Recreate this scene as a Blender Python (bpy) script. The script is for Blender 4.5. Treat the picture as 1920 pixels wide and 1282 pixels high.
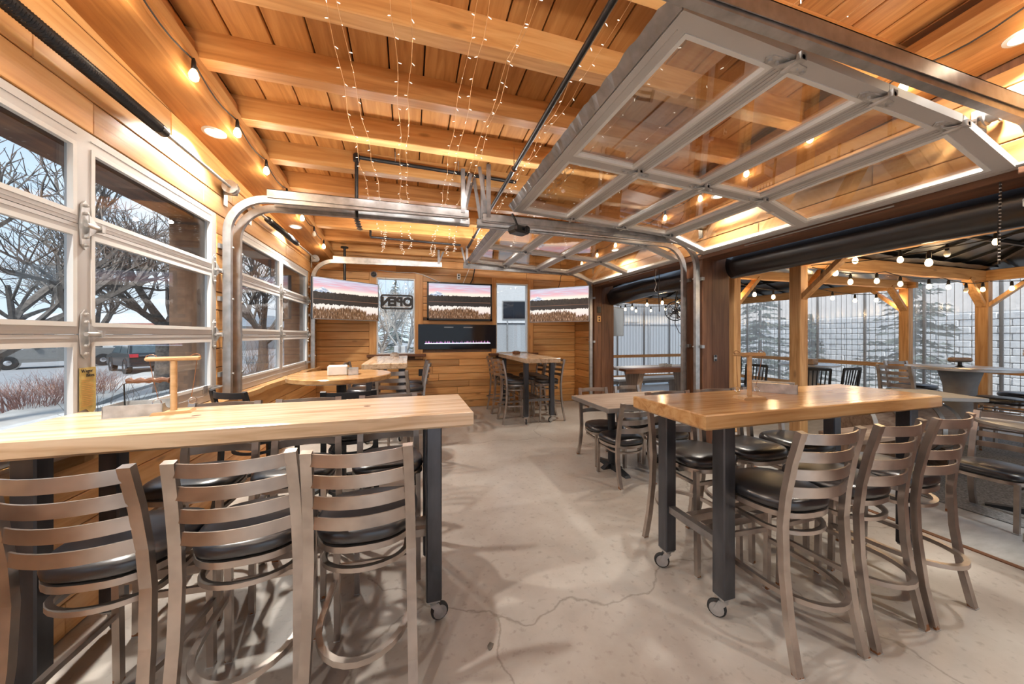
import bpy, bmesh, math, random
from mathutils import Vector, Matrix
random.seed(7)
S = bpy.context.scene
for o in list(bpy.data.objects): bpy.data.objects.remove(o)
COL = S.collection
R = math.radians

# ---------------------------------------------------------------- camera
cd = bpy.data.cameras.new('camera'); cam = bpy.data.objects.new('camera', cd); COL.objects.link(cam)
cd.sensor_width = 36.0; cd.lens = 36.0*645/1920; cd.shift_y = -13/1920.0
cd.clip_start = 0.02; cd.clip_end = 300
cam.location = (0, 0, 1.44); cam.rotation_euler = (R(90), 0, R(-16.7))
S.camera = cam
# ---------------------------------------------------------------- world, sun, exposure
W = bpy.data.worlds.new('world'); S.world = W; W.use_nodes = True
nt = W.node_tree; nt.nodes.clear()
wo = nt.nodes.new('ShaderNodeOutputWorld'); bg = nt.nodes.new('ShaderNodeBackground')
tc = nt.nodes.new('ShaderNodeTexCoord'); sx = nt.nodes.new('ShaderNodeSeparateXYZ')
rp = nt.nodes.new('ShaderNodeValToRGB'); ns = nt.nodes.new('ShaderNodeTexNoise'); mx = nt.nodes.new('ShaderNodeMixRGB')
nt.links.new(tc.outputs['Generated'], sx.inputs[0]); nt.links.new(sx.outputs['Z'], rp.inputs[0])
rp.color_ramp.elements[0].position = 0.0; rp.color_ramp.elements[0].color = (0.54, 0.64, 0.74, 1)
rp.color_ramp.elements[1].position = 0.55; rp.color_ramp.elements[1].color = (0.36, 0.53, 0.76, 1)
ns.inputs['Scale'].default_value = 3.0; ns.inputs['Detail'].default_value = 5
nt.links.new(tc.outputs['Generated'], ns.inputs['Vector'])
cr2 = nt.nodes.new('ShaderNodeValToRGB'); cr2.color_ramp.elements[0].position = .5; cr2.color_ramp.elements[1].position = .75
nt.links.new(ns.outputs[0], cr2.inputs[0]); nt.links.new(cr2.outputs[0], mx.inputs[0])
nt.links.new(rp.outputs[0], mx.inputs[1]); mx.inputs[2].default_value = (0.74, 0.76, 0.79, 1)
nt.links.new(mx.outputs[0], bg.inputs['Color']); bg.inputs['Strength'].default_value = 1.25
nt.links.new(bg.outputs[0], wo.inputs['Surface'])
sl = bpy.data.lights.new('sun', 'SUN'); sl.energy = 4.0; sl.angle = R(18); sl.color = (1, .97, .92)
so = bpy.data.objects.new('sun', sl); COL.objects.link(so); so.rotation_euler = (R(36), R(0), R(-14))
S.view_settings.view_transform = 'Standard'; S.view_settings.look = 'None'
S.view_settings.gamma = 1.0; S.view_settings.use_curve_mapping = False
S.view_settings.exposure = 0.43
S.cycles.max_bounces = 6; S.cycles.diffuse_bounces = 3; S.cycles.glossy_bounces = 3; S.cycles.transparent_max_bounces = 16; S.cycles.sample_clamp_indirect = 4
S.cycles.use_adaptive_sampling = True; S.cycles.adaptive_threshold = 0.02; S.cycles.caustics_reflective = False; S.cycles.caustics_refractive = False

# ---------------------------------------------------------------- materials
M = {}
def newmat(name):
    m = bpy.data.materials.new(name); m.use_nodes = True; M[name] = m
    n = m.node_tree.nodes; b = n['Principled BSDF']
    return m, m.node_tree, b
def lk(t, a, b): t.links.new(a, b)
def plain(name, col, rough=.5, metal=0, noise=.12, scale=8, stretch=(1,1,1), bump=0, emit=None, es=0, spec=None, rough_n=0):
    m, t, b = newmat(name)
    b.inputs['Roughness'].default_value = rough; b.inputs['Metallic'].default_value = metal
    if spec is not None: b.inputs['Specular IOR Level'].default_value = spec
    g = t.nodes.new('ShaderNodeNewGeometry'); mp = t.nodes.new('ShaderNodeMapping'); n = t.nodes.new('ShaderNodeTexNoise')
    mp.inputs['Scale'].default_value = stretch; n.inputs['Scale'].default_value = scale; n.inputs['Detail'].default_value = 4
    lk(t, g.outputs['Position'], mp.inputs[0]); lk(t, mp.outputs[0], n.inputs['Vector'])
    r = t.nodes.new('ShaderNodeValToRGB'); c = Vector(col)
    r.color_ramp.elements[0].position = .3; r.color_ramp.elements[1].position = .7
    r.color_ramp.elements[0].color = (*[max(0, x*(1-noise)) for x in c], 1); r.color_ramp.elements[1].color = (*[min(1, x*(1+noise)) for x in c], 1)
    lk(t, n.outputs[0], r.inputs[0]); lk(t, r.outputs[0], b.inputs['Base Color'])
    if bump:
        bp = t.nodes.new('ShaderNodeBump'); bp.inputs['Strength'].default_value = bump; bp.inputs['Distance'].default_value = .01
        lk(t, n.outputs[0], bp.inputs['Height']); lk(t, bp.outputs[0], b.inputs['Normal'])
    if rough_n:
        mr = t.nodes.new('ShaderNodeMapRange'); mr.inputs[3].default_value = rough-rough_n; mr.inputs[4].default_value = rough+rough_n
        lk(t, n.outputs[0], mr.inputs[0]); lk(t, mr.outputs[0], b.inputs['Roughness'])
    if emit:
        b.inputs['Emission Color'].default_value = (*emit, 1); b.inputs['Emission Strength'].default_value = es
    return m
def wood(name, dark, mid, light, axis='x', rough=.45, knots=.5, grain=1.0, var=.25, cracks=0):
    m, t, b = newmat(name); N = t.nodes.new
    g = N('ShaderNodeNewGeometry'); oi = N('ShaderNodeObjectInfo')
    off = N('ShaderNodeVectorMath'); off.operation = 'MULTIPLY_ADD'
    sc = N('ShaderNodeCombineXYZ'); lk(t, oi.outputs['Random'], sc.inputs[0]); lk(t, oi.outputs['Random'], sc.inputs[1]); lk(t, oi.outputs['Random'], sc.inputs[2])
    lk(t, sc.outputs[0], off.inputs[0]); off.inputs[1].default_value = (31, 17, 23); lk(t, g.outputs['Position'], off.inputs[2])
    st = {'x': (.07, 1, 1), 'y': (1, .07, 1), 'z': (1, 1, .07)}[axis]
    mp = N('ShaderNodeMapping'); mp.inputs['Scale'].default_value = [s*grain for s in st]; lk(t, off.outputs[0], mp.inputs[0])
    n1 = N('ShaderNodeTexNoise'); n1.inputs['Scale'].default_value = 22; n1.inputs['Detail'].default_value = 5; n1.inputs['Distortion'].default_value = .8
    lk(t, mp.outputs[0], n1.inputs['Vector'])
    r1 = N('ShaderNodeValToRGB'); e = r1.color_ramp.elements; e[0].position = .30; e[0].color = (*dark, 1); e[1].position = .72; e[1].color = (*light, 1)
    e2 = e.new(.5); e2.color = (*mid, 1); lk(t, n1.outputs[0], r1.inputs[0])
    last = r1.outputs[0]
    if knots:
        kst = {'x': (.35, 1, 1), 'y': (1, .35, 1), 'z': (1, 1, .35)}[axis]
        mk = N('ShaderNodeMapping'); mk.inputs['Scale'].default_value = kst; lk(t, off.outputs[0], mk.inputs[0])
        v = N('ShaderNodeTexVoronoi'); v.inputs['Scale'].default_value = 5.5; lk(t, mk.outputs[0], v.inputs['Vector'])
        rk = N('ShaderNodeValToRGB'); rk.color_ramp.elements[0].position = .05; rk.color_ramp.elements[0].color = (1, 1, 1, 1)
        rk.color_ramp.elements[1].position = .13; rk.color_ramp.elements[1].color = (0, 0, 0, 1); lk(t, v.outputs['Distance'], rk.inputs[0])
        ml = N('ShaderNodeMath'); ml.operation = 'MULTIPLY'; ml.inputs[1].default_value = knots; lk(t, rk.outputs[0], ml.inputs[0])
        mk2 = N('ShaderNodeMixRGB'); lk(t, ml.outputs[0], mk2.inputs[0]); lk(t, last, mk2.inputs[1]); mk2.inputs[2].default_value = (*[d*.35 for d in dark], 1)
        last = mk2.outputs[0]
    hv = N('ShaderNodeHueSaturation'); mr = N('ShaderNodeMapRange'); mr.inputs[3].default_value = 1-var; mr.inputs[4].default_value = 1+var
    lk(t, oi.outputs['Random'], mr.inputs[0]); lk(t, mr.outputs[0], hv.inputs['Value']); lk(t, last, hv.inputs['Color'])
    lk(t, hv.outputs[0], b.inputs['Base Color'])
    b.inputs['Roughness'].default_value = rough
    bp = N('ShaderNodeBump'); bp.inputs['Strength'].default_value = .12; bp.inputs['Distance'].default_value = .01
    lk(t, n1.outputs[0], bp.inputs['Height']); lk(t, bp.outputs[0], b.inputs['Normal'])
    return m
def glass(name, tint=(.97,.98,.98), ior=1.5, rough=0.0, haze=0):
    m = bpy.data.materials.new(name); m.use_nodes = True; M[name] = m; t = m.node_tree; t.nodes.clear(); N = t.nodes.new
    o = N('ShaderNodeOutputMaterial'); lw = N('ShaderNodeLayerWeight'); lw.inputs[0].default_value = .5
    r0 = ((ior-1)/(ior+1))**2; pw = N('ShaderNodeMath'); pw.operation = 'POWER'; pw.inputs[1].default_value = 5; lk(t, lw.outputs['Facing'], pw.inputs[0])
    f = N('ShaderNodeMath'); f.operation = 'MULTIPLY_ADD'; f.inputs[1].default_value = 1-r0; f.inputs[2].default_value = r0; lk(t, pw.outputs[0], f.inputs[0])
    tr = N('ShaderNodeBsdfTransparent'); tr.inputs['Color'].default_value = (*tint, 1)
    gl = N('ShaderNodeBsdfGlossy'); gl.inputs['Roughness'].default_value = rough
    mx = N('ShaderNodeMixShader'); lk(t, f.outputs[0], mx.inputs[0])
    src = tr.outputs[0]
    if haze:
        df = N('ShaderNodeBsdfDiffuse'); df.inputs['Color'].default_value = (.93, .94, .95, 1); tl = N('ShaderNodeBsdfTranslucent'); tl.inputs['Color'].default_value = (.95, .95, .96, 1)
        a = N('ShaderNodeMixShader'); a.inputs[0].default_value = .6; lk(t, df.outputs[0], a.inputs[1]); lk(t, tl.outputs[0], a.inputs[2])
        h = N('ShaderNodeMixShader'); h.inputs[0].default_value = haze; lk(t, tr.outputs[0], h.inputs[1]); lk(t, a.outputs[0], h.inputs[2]); src = h.outputs[0]
    lk(t, src, mx.inputs[1]); lk(t, gl.outputs[0], mx.inputs[2]); lk(t, mx.outputs[0], o.inputs[0])
    return m
OD, OM, OL = (.54, .245, .075), (.66, .335, .115), (.74, .43, .175)
for ax in 'xyz':
    wood('pine_'+ax, OD, OM, OL, ax, .42, .55)
    wood('fir_'+ax, (.40, .165, .045), (.51, .228, .068), (.62, .31, .108), ax, .5, .25, 1, .12)
    wood('top_'+ax, (.46, .29, .16), (.68, .49, .32), (.78, .61, .44), ax, .17, .25, 1, .08)
    wood('top_warm_'+ax, (.40, .19, .07), (.58, .32, .13), (.68, .42, .20), ax, .18, .25, 1, .08)
    wood('stain_'+ax, (.10, .04, .018), (.16, .066, .03), (.21, .095, .045), ax, .5, .25, 1, .12)
    wood('patio_'+ax, (.40, .19, .06), (.58, .31, .12), (.68, .40, .18), ax, .5, .5, 1, .08)
    wood('grey_wood_'+ax, (.20, .13, .09), (.30, .21, .15), (.40, .30, .22), ax, .6, .3, 1, .1)
wood('dowel', (.55, .33, .15), (.68, .44, .22), (.75, .52, .29), 'x', .4, 0, 1, .05)
plain('gap_black', (.02, .012, .008), .9)
plain('alu', (.60, .585, .57), .42, .25, .05, 3)
plain('white_trim', (.82, .82, .80), .4, 0, .03)
plain('galv', (.46, .46, .46), .34, .75, .2, 14, rough_n=.08)
plain('galv_dark', (.25, .24, .24), .38, .75, .2, 14)
plain('chrome', (.75, .75, .76), .18, 1, .05)
plain('black_iron', (.02, .02, .022), .38, .4, .3, 20)
plain('black_plastic', (.012, .012, .013), .35)
plain('vinyl', (.014, .014, .017), .30, 0, .2, 30, spec=.9)
plain('tarp', (.014, .014, .016), .27, 0, .3, 9, bump=.25, spec=.8)
plain('table_steel', (.085, .088, .10), .32, .75, .35, 10, (1, 1, .3), rough_n=.08)
plain('cast_black', (.03, .032, .036), .42, .3, .2)
plain('rubber', (.02, .02, .02), .7)
plain('white_plastic', (.80, .80, .78), .4)
plain('white_paper', (.85, .84, .80), .7)
plain('tin', (.62, .62, .61), .38, .6, .25, 18)
plain('cord_black', (.02, .015, .012), .6)
plain('copper_cord', (.30, .12, .04), .5)
plain('wire', (.62, .36, .16), .4, .6)
plain('led', (.95, .93, .85), .3, emit=(1, .93, .8), es=.9)
plain('bulb', (1, .9, .7), .2, emit=(1, .74, .40), es=7)
plain('bulb_off', (.85, .8, .7), .15)
plain('lamp_lens', (1, 1, 1), .3, emit=(1, .86, .66), es=14)
plain('asphalt', (.26, .26, .265), .85, 0, .12, 4)
plain('snow_roof', (.66, .68, .70), .8)
plain('sidewalk', (.42, .41, .39), .85, 0, .12, 3)
plain('kerb', (.52, .51, .49), .85)
plain('mulch', (.16, .14, .12), .95, 0, .4, 12)
plain('bark', (.15, .13, .115), .9, 0, .35, 14)
plain('bark_light', (.40, .36, .32), .9, 0, .25, 10)
plain('twig_red', (.27, .15, .13), .9, 0, .3, 9)
plain('needle', (.11, .135, .115), .85, 0, .4, 6)
plain('stucco', (.17, .105, .07), .85, 0, .2, 16)
plain('brick_red', (.36, .17, .13), .85, 0, .2, 8)
plain('wall_grey', (.40, .40, .39), .85, 0, .08)
plain('wall_pale', (.48, .49, .50), .85, 0, .05)
plain('door_grey', (.24, .24, .24), .7)
plain('block', (.80, .79, .77), .9, 0, .15, 5, bump=.4)
plain('block_mortar', (.42, .42, .41), .95)
plain('car_silver', (.22, .215, .205), .3, .3, .05)
plain('car_black', (.03, .033, .036), .25, .3, .05)
plain('car_glass', (.07, .09, .10), .1)
plain('red_lens', (.55, .05, .06), .25)
plain('rust_panel', (.50, .20, .08), .7)
plain('fence_mesh', (.30, .32, .34), .8, 0, .3, 60, (1, 1, .6))
plain('patio_concrete', (.44, .44, .43), .5, 0, .16, 6, (1, 3, 1))
plain('rug', (.20, .20, .20), .95, 0, .5, 70)
plain('roof_black', (.028, .029, .031), .3, .5, .15, 5)
plain('panel_frame', (.19, .19, .19), .6)
plain('concrete_ped', (.34, .33, .32), .7, 0, .12, 9)
plain('brushed', (.55, .55, .55), .34, .85, .08)
plain('yellow_sheet', (.62, .47, .16), .7, 0, .1, 40)
plain('ink', (.05, .04, .03), .8)
plain('led_blue', (.6, .7, .9), .4, emit=(.65, .78, 1), es=2.2)
plain('flame', (.4, .2, .5), .5, emit=(.55, .22, .50), es=.6)
plain('dark_glass', (.010, .011, .016), .08, 0, .1, spec=.35)
plain('camera_grey', (.20, .21, .24), .4)
plain('barrel_hoop', (.48, .47, .45), .4, .7)
plain('sun_bleach', (.62, .62, .61), .5, 0, .06)
plain('sticker', (.80, .74, .66), .6)
plain('sticker_orange', (.70, .38, .12), .6)
glass('pane', (.97, .98, .98), 1.5)
glass('pane_door', (.90, .89, .87), 2.7)
glass('corrugated', (.93, .94, .95), 1.45, .12, .28)

# brushed stool metal with rust at the feet
def stool_metal():
    m, t, b = newmat('stool_metal'); N = t.nodes.new
    g = N('ShaderNodeNewGeometry'); n = N('ShaderNodeTexNoise'); n.inputs['Scale'].default_value = 7; n.inputs['Detail'].default_value = 3
    lk(t, g.outputs['Position'], n.inputs['Vector'])
    r = N('ShaderNodeValToRGB'); r.color_ramp.elements[0].position = .35; r.color_ramp.elements[0].color = (.35, .30, .265, 1)
    r.color_ramp.elements[1].position = .65; r.color_ramp.elements[1].color = (.50, .44, .395, 1); lk(t, n.outputs[0], r.inputs[0])
    s = N('ShaderNodeSeparateXYZ'); lk(t, g.outputs['Position'], s.inputs[0])
    n2 = N('ShaderNodeTexNoise'); n2.inputs['Scale'].default_value = 25; lk(t, g.outputs['Position'], n2.inputs['Vector'])
    ad = N('ShaderNodeMath'); ad.operation = 'MULTIPLY_ADD'; ad.inputs[1].default_value = .12; ad.inputs[2].default_value = -.055; lk(t, n2.outputs[0], ad.inputs[0])
    lt = N('ShaderNodeMath'); lt.operation = 'LESS_THAN'; lk(t, s.outputs['Z'], lt.inputs[0]); lk(t, ad.outputs[0], lt.inputs[1])
    mx = N('ShaderNodeMixRGB'); lk(t, lt.outputs[0], mx.inputs[0]); lk(t, r.outputs[0], mx.inputs[1]); mx.inputs[2].default_value = (.25, .10, .035, 1)
    lk(t, mx.outputs[0], b.inputs['Base Color'])
    iv = N('ShaderNodeMath'); iv.operation = 'MULTIPLY_ADD'; iv.inputs[1].default_value = -.8; iv.inputs[2].default_value = .85; lk(t, lt.outputs[0], iv.inputs[0]); lk(t, iv.outputs[0], b.inputs['Metallic'])
    b.inputs['Roughness'].default_value = .30
stool_metal()
# sealed concrete with stains
def concrete():
    m, t, b = newmat('concrete'); N = t.nodes.new
    g = N('ShaderNodeNewGeometry'); n = N('ShaderNodeTexNoise'); n.inputs['Scale'].default_value = 1.3; n.inputs['Detail'].default_value = 8; n.inputs['Roughness'].default_value = .62
    lk(t, g.outputs['Position'], n.inputs['Vector'])
    r = N('ShaderNodeValToRGB'); e = r.color_ramp.elements; e[0].position = .32; e[0].color = (.335, .29, .25, 1); e[1].position = .68; e[1].color = (.50, .47, .43, 1); x = e.new(.5); x.color = (.42, .38, .34, 1)
    lk(t, n.outputs[0], r.inputs[0])
    n2 = N('ShaderNodeTexNoise'); n2.inputs['Scale'].default_value = 26; n2.inputs['Detail'].default_value = 5; lk(t, g.outputs['Position'], n2.inputs['Vector'])
    r2 = N('ShaderNodeValToRGB'); r2.color_ramp.elements[0].position = .30; r2.color_ramp.elements[0].color = (.62, .58, .55, 1); r2.color_ramp.elements[1].position = .42; r2.color_ramp.elements[1].color = (1, 1, 1, 1)
    lk(t, n2.outputs[0], r2.inputs[0]); mx = N('ShaderNodeMixRGB'); mx.blend_type = 'MULTIPLY'; mx.inputs[0].default_value = .55
    lk(t, r.outputs[0], mx.inputs[1]); lk(t, r2.outputs[0], mx.inputs[2])
    # hairline cracks
    nd = N('ShaderNodeTexNoise'); nd.inputs['Scale'].default_value = 2.2; nd.inputs['Detail'].default_value = 6; lk(t, g.outputs['Position'], nd.inputs['Vector'])
    vm = N('ShaderNodeVectorMath'); vm.operation = 'MULTIPLY_ADD'; vm.inputs[1].default_value = (.55, .55, 0); lk(t, nd.outputs['Color'], vm.inputs[0]); lk(t, g.outputs['Position'], vm.inputs[2])
    v = N('ShaderNodeTexVoronoi'); v.feature = 'DISTANCE_TO_EDGE'; v.inputs['Scale'].default_value = .36; lk(t, vm.outputs[0], v.inputs['Vector'])
    rc = N('ShaderNodeValToRGB'); rc.color_ramp.elements[0].position = 0; rc.color_ramp.elements[0].color = (.62, .60, .57, 1); rc.color_ramp.elements[1].position = .0006; rc.color_ramp.elements[1].color = (1, 1, 1, 1)
    lk(t, v.outputs['Distance'], rc.inputs[0]); mx2 = N('ShaderNodeMixRGB'); mx2.blend_type = 'MULTIPLY'; mx2.inputs[0].default_value = 1
    lk(t, mx.outputs[0], mx2.inputs[1]); lk(t, rc.outputs[0], mx2.inputs[2]); lk(t, mx2.outputs[0], b.inputs['Base Color'])
    mr = N('ShaderNodeMapRange'); mr.inputs[3].default_value = .20; mr.inputs[4].default_value = .50; lk(t, n.outputs[0], mr.inputs[0]); lk(t, mr.outputs[0], b.inputs['Roughness'])
concrete()
# lake picture on the screens (generated coordinates: x across, z up)
def lake():
    m, t, b = newmat('lake_screen'); N = t.nodes.new
    tc = N('ShaderNodeTexCoord'); s = N('ShaderNodeSeparateXYZ'); lk(t, tc.outputs['Generated'], s.inputs[0])
    def math_(op, a, bb, c=None):
        n = N('ShaderNodeMath'); n.operation = op
        for i, q in enumerate((a, bb, c)):
            if q is None: continue
            if isinstance(q, (int, float)): n.inputs[i].default_value = q
            else: lk(t, q, n.inputs[i])
        return n.outputs[0]
    def noise(scale, vec):
        mp = N('ShaderNodeMapping'); mp.inputs['Scale'].default_value = vec; lk(t, tc.outputs['Generated'], mp.inputs[0])
        n = N('ShaderNodeTexNoise'); n.inputs['Scale'].default_value = scale; n.inputs['Detail'].default_value = 5; lk(t, mp.outputs[0], n.inputs['Vector']); return n.outputs[0]
    def ramp(v, pts, interp='LINEAR'):
        r = N('ShaderNodeValToRGB'); r.color_ramp.interpolation = interp; e = r.color_ramp.elements
        e[0].position, e[0].color = pts[0][0], (*pts[0][1], 1); e[1].position, e[1].color = pts[-1][0], (*pts[-1][1], 1)
        for p, c in pts[1:-1]: q = e.new(p); q.color = (*c, 1)
        lk(t, v, r.inputs[0]); return r.outputs[0]
    def mix(f, a, bb):
        n = N('ShaderNodeMixRGB'); lk(t, f, n.inputs[0]); lk(t, a, n.inputs[1])
        if isinstance(bb, tuple): n.inputs[2].default_value = (*bb, 1)
        else: lk(t, bb, n.inputs[2])
        return n.outputs[0]
    u, v = s.outputs['X'], s.outputs['Z']
    sky = ramp(v, [(.6, (.83, .70, .60)), (.72, (.85, .72, .63)), (.80, (.72, .36, .40)), (.90, (.60, .34, .44)), (1, (.42, .46, .60))])
    cl = ramp(noise(3, (1.2, 1, 9)), [(.42, (0, 0, 0)), (.62, (1, 1, 1))]); up = ramp(v, [(.72, (0, 0, 0)), (.86, (1, 1, 1))])
    cl2 = N('ShaderNodeMixRGB'); cl2.blend_type = 'MULTIPLY'; cl2.inputs[0].default_value = 1; lk(t, cl, cl2.inputs[1]); lk(t, up, cl2.inputs[2])
    pic = mix(cl2.outputs[0], sky, (.55, .56, .66))
    # mountain: a hump at u = .14
    du = math_('ABSOLUTE', math_('SUBTRACT', u, .13), 0); mh = math_('SUBTRACT', .77, math_('MULTIPLY', du, .9)); mh = math_('ADD', mh, math_('MULTIPLY', noise(14, (1, 1, 1)), .03))
    pic = mix(math_('LESS_THAN', v, mh), pic, ramp(noise(20, (1, 1, 1)), [(.4, (.25, .32, .45)), (.6, (.75, .78, .82))]))
    tn = math_('MULTIPLY_ADD', noise(60, (1, 1, .01)), .10, .585); tn = math_('ADD', tn, math_('MULTIPLY', noise(3.5, (1, 1, 0)), .05))
    pic = mix(math_('LESS_THAN', v, tn), pic, ramp(noise(40, (1, 1, .3)), [(.35, (.006, .005, .005)), (.7, (.032, .022, .016))]))
    pic = mix(math_('LESS_THAN', v, .485), pic, (.16, .08, .05))
    pic = mix(math_('LESS_THAN', v, .47), pic, (.018, .014, .013))
    rn = math_('MULTIPLY_ADD', noise(50, (1, 1, .02)), -.13, .42)
    pic = mix(math_('LESS_THAN', v, rn), pic, ramp(v, [(0, (.62, .42, .46)), (.2, (.80, .66, .60)), (.36, (.80, .72, .66))]))
    gh = math_('MULTIPLY_ADD', noise(3, (1, 1, 0)), .34, -.05); gh = math_('ADD', gh, math_('MULTIPLY', noise(90, (1, 1, .02)), .30)); gh = math_('SUBTRACT', gh, math_('MULTIPLY', math_('GREATER_THAN', u, .8), .10))
    pic = mix(math_('LESS_THAN', v, gh), pic, ramp(noise(90, (1, 1, .12)), [(.38, (.05, .02, .007)), (.55, (.17, .075, .028)), (.68, (.55, .40, .30))]))
    b.inputs['Base Color'].default_value = (.01, .01, .01, 1); b.inputs['Roughness'].default_value = .35
    lk(t, pic, b.inputs['Emission Color']); b.inputs['Emission Strength'].default_value = .95
lake()
m, t, b = newmat('patio_screen'); b.inputs['Base Color'].default_value = (.22, .25, .28, 1); b.inputs['Roughness'].default_value = .25

# ---------------------------------------------------------------- mesh builder
class B:
    def __init__(s): s.v = []; s.f = []
    def add(s, vs, fs):
        n = len(s.v); s.v += [tuple(p) for p in vs]; s.f += [tuple(i+n for i in f) for f in fs]; return s
    def box(s, x0, x1, y0, y1, z0, z1):
        vs = [(x, y, z) for x in (x0, x1) for y in (y0, y1) for z in (z0, z1)]
        return s.add(vs, [(0,1,3,2), (4,6,7,5), (0,4,5,1), (2,3,7,6), (0,2,6,4), (1,5,7,3)])
    def cbox(s, c, d, m=None, ch=0):
        """centred box with size d, optionally chamfered on every edge, under matrix m"""
        hx, hy, hz = [q/2 for q in d]
        if ch:
            bm = bmesh.new(); bmesh.ops.create_cube(bm, size=1)
            for v in bm.verts: v.co = Vector((v.co.x*2*hx, v.co.y*2*hy, v.co.z*2*hz))
            bmesh.ops.bevel(bm, geom=bm.edges[:], offset=ch, segments=1, affect='EDGES')
            bm.verts.index_update(); vs = [v.co.copy() for v in bm.verts]; fs = [[v.index for v in f.verts] for f in bm.faces]; bm.free()
        else:
            vs = [Vector((x, y, z)) for x in (-hx, hx) for y in (-hy, hy) for z in (-hz, hz)]
            fs = [(0,1,3,2), (4,6,7,5), (0,4,5,1), (2,3,7,6), (0,2,6,4), (1,5,7,3)]
        if m is not None: vs = [m @ v for v in vs]
        c = Vector(c); return s.add([v+c for v in vs], fs)
    def sweep(s, path, prof, up=(0,0,1), closed=False, scales=None):
        """prof: closed 2D polygon (a along side, b along up-ish)"""
        P = [Vector(p) for p in path]; n = len(P); k = len(prof); up = Vector(up); vs = []
        for i, p in enumerate(P):
            if closed: tg = P[(i+1) % n]-P[i-1]
            else: tg = P[min(i+1, n-1)]-P[max(i-1, 0)]
            tg.normalize(); side = tg.cross(up)
            if side.length < 1e-4: side = tg.cross(Vector((1, 0, 0)))
            side.normalize(); u2 = side.cross(tg).normalized(); sc = scales[i] if scales else 1
            vs += [p+side*a*sc+u2*b_*sc for a, b_ in prof]
        fs = []
        for i in range(n if closed else n-1):
            j = (i+1) % n
            fs += [(i*k+q, i*k+(q+1) % k, j*k+(q+1) % k, j*k+q) for q in range(k)]
        if not closed: fs += [tuple(range(k))[::-1], tuple((n-1)*k+q for q in range(k))]
        return s.add(vs, fs)
    def tube(s, path, r, n=8, up=(0,0,1), closed=False, scales=None):
        return s.sweep(path, [(r*math.cos(2*math.pi*i/n), r*math.sin(2*math.pi*i/n)) for i in range(n)], up, closed, scales)
    def bar(s, path, w, h, up=(0,0,1), closed=False):
        return s.sweep(path, [(-w/2, -h/2), (w/2, -h/2), (w/2, h/2), (-w/2, h/2)], up, closed)
    def lathe(s, prof, c=(0,0,0), n=20, m=None, ring=False):
        if ring: prof = list(prof)+[prof[0]]
        k = len(prof); vs = []
        for i in range(n):
            a = 2*math.pi*i/n; vs += [Vector((r*math.cos(a), r*math.sin(a), z)) for r, z in prof]
        fs = []
        for i in range(n):
            j = (i+1) % n; fs += [(i*k+q, j*k+q, j*k+q+1, i*k+q+1) for q in range(k-1)]
        if prof[0][0] > 1e-5 and not ring: fs.append(tuple(i*k for i in range(n))[::-1])
        if prof[-1][0] > 1e-5 and not ring: fs.append(tuple(i*k+k-1 for i in range(n)))
        if m is not None: vs = [m @ v for v in vs]
        c = Vector(c); return s.add([v+c for v in vs], fs)
    def prism(s, poly, a0, a1, axis='y', m=None):
        """polygon in the plane normal to axis, extruded from a0 to a1"""
        def P(u, w, a): return {'x': (a, u, w), 'y': (u, a, w), 'z': (u, w, a)}[axis]
        k = len(poly); vs = [Vector(P(u, w, a0)) for u, w in poly]+[Vector(P(u, w, a1)) for u, w in poly]
        if m is not None: vs = [m @ v for v in vs]
        return s.add(vs, [tuple(range(k))[::-1], tuple(range(k, 2*k))]+[(i, (i+1) % k, (i+1) % k+k, i+k) for i in range(k)])
    def build(s, name, mat, parent=None, smooth=False, loc=None, rot=None):
        me = bpy.data.meshes.new(name); me.from_pydata(s.v, [], s.f); me.update()
        bm = bmesh.new(); bm.from_mesh(me); bmesh.ops.recalc_face_normals(bm, faces=bm.faces); bm.to_mesh(me); bm.free()
        me.materials.append(M[mat])
        if smooth:
            me.polygons.foreach_set('use_smooth', [True]*len(me.polygons))
            if smooth != 'all':
                try: me.set_sharp_from_angle(angle=R(42))
                except Exception: pass
        o = bpy.data.objects.new(name, me); COL.objects.link(o)
        if parent: o.parent = parent
        if loc: o.location = loc
        if rot: o.rotation_euler = rot
        return o
def tag(o, label=None, cat=None, group=None, kind=None):
    if label: o['label'] = label
    if cat: o['category'] = cat
    if group: o['group'] = group
    if kind: o['kind'] = kind
    return o
def empty(name, loc=(0,0,0), rz=0, label=None, cat=None, group=None):
    o = bpy.data.objects.new(name, None); COL.objects.link(o); o.location = loc; o.rotation_euler = (0, 0, rz); o.empty_display_size = .05
    return tag(o, label, cat, group)
def struct(o, label=None): return tag(o, label, kind='structure')
KIDS = {}
def copy_tree(o, parent=None):
    c = o.copy(); COL.objects.link(c)
    if parent: c.parent = parent
    for ch in [q for q in o.children]: copy_tree(ch, c)
    return c
def sboard(name, mat, parent, x0, x1, y0, y1, z0, z1, ch=.004):
    c = ((x0+x1)/2, (y0+y1)/2, (z0+z1)/2); d = (x1-x0, y1-y0, z1-z0)
    return B().cbox((0,0,0), d, ch=min(ch, min(d)*.3)).build(name, mat, parent, loc=c)
def arc(c, r, a0, a1, n, ax=(1,0,0), ay=(0,0,1)):
    c = Vector(c); ax = Vector(ax); ay = Vector(ay)
    return [c+ax*r*math.cos(a0+(a1-a0)*i/n)+ay*r*math.sin(a0+(a1-a0)*i/n) for i in range(n+1)]
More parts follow.
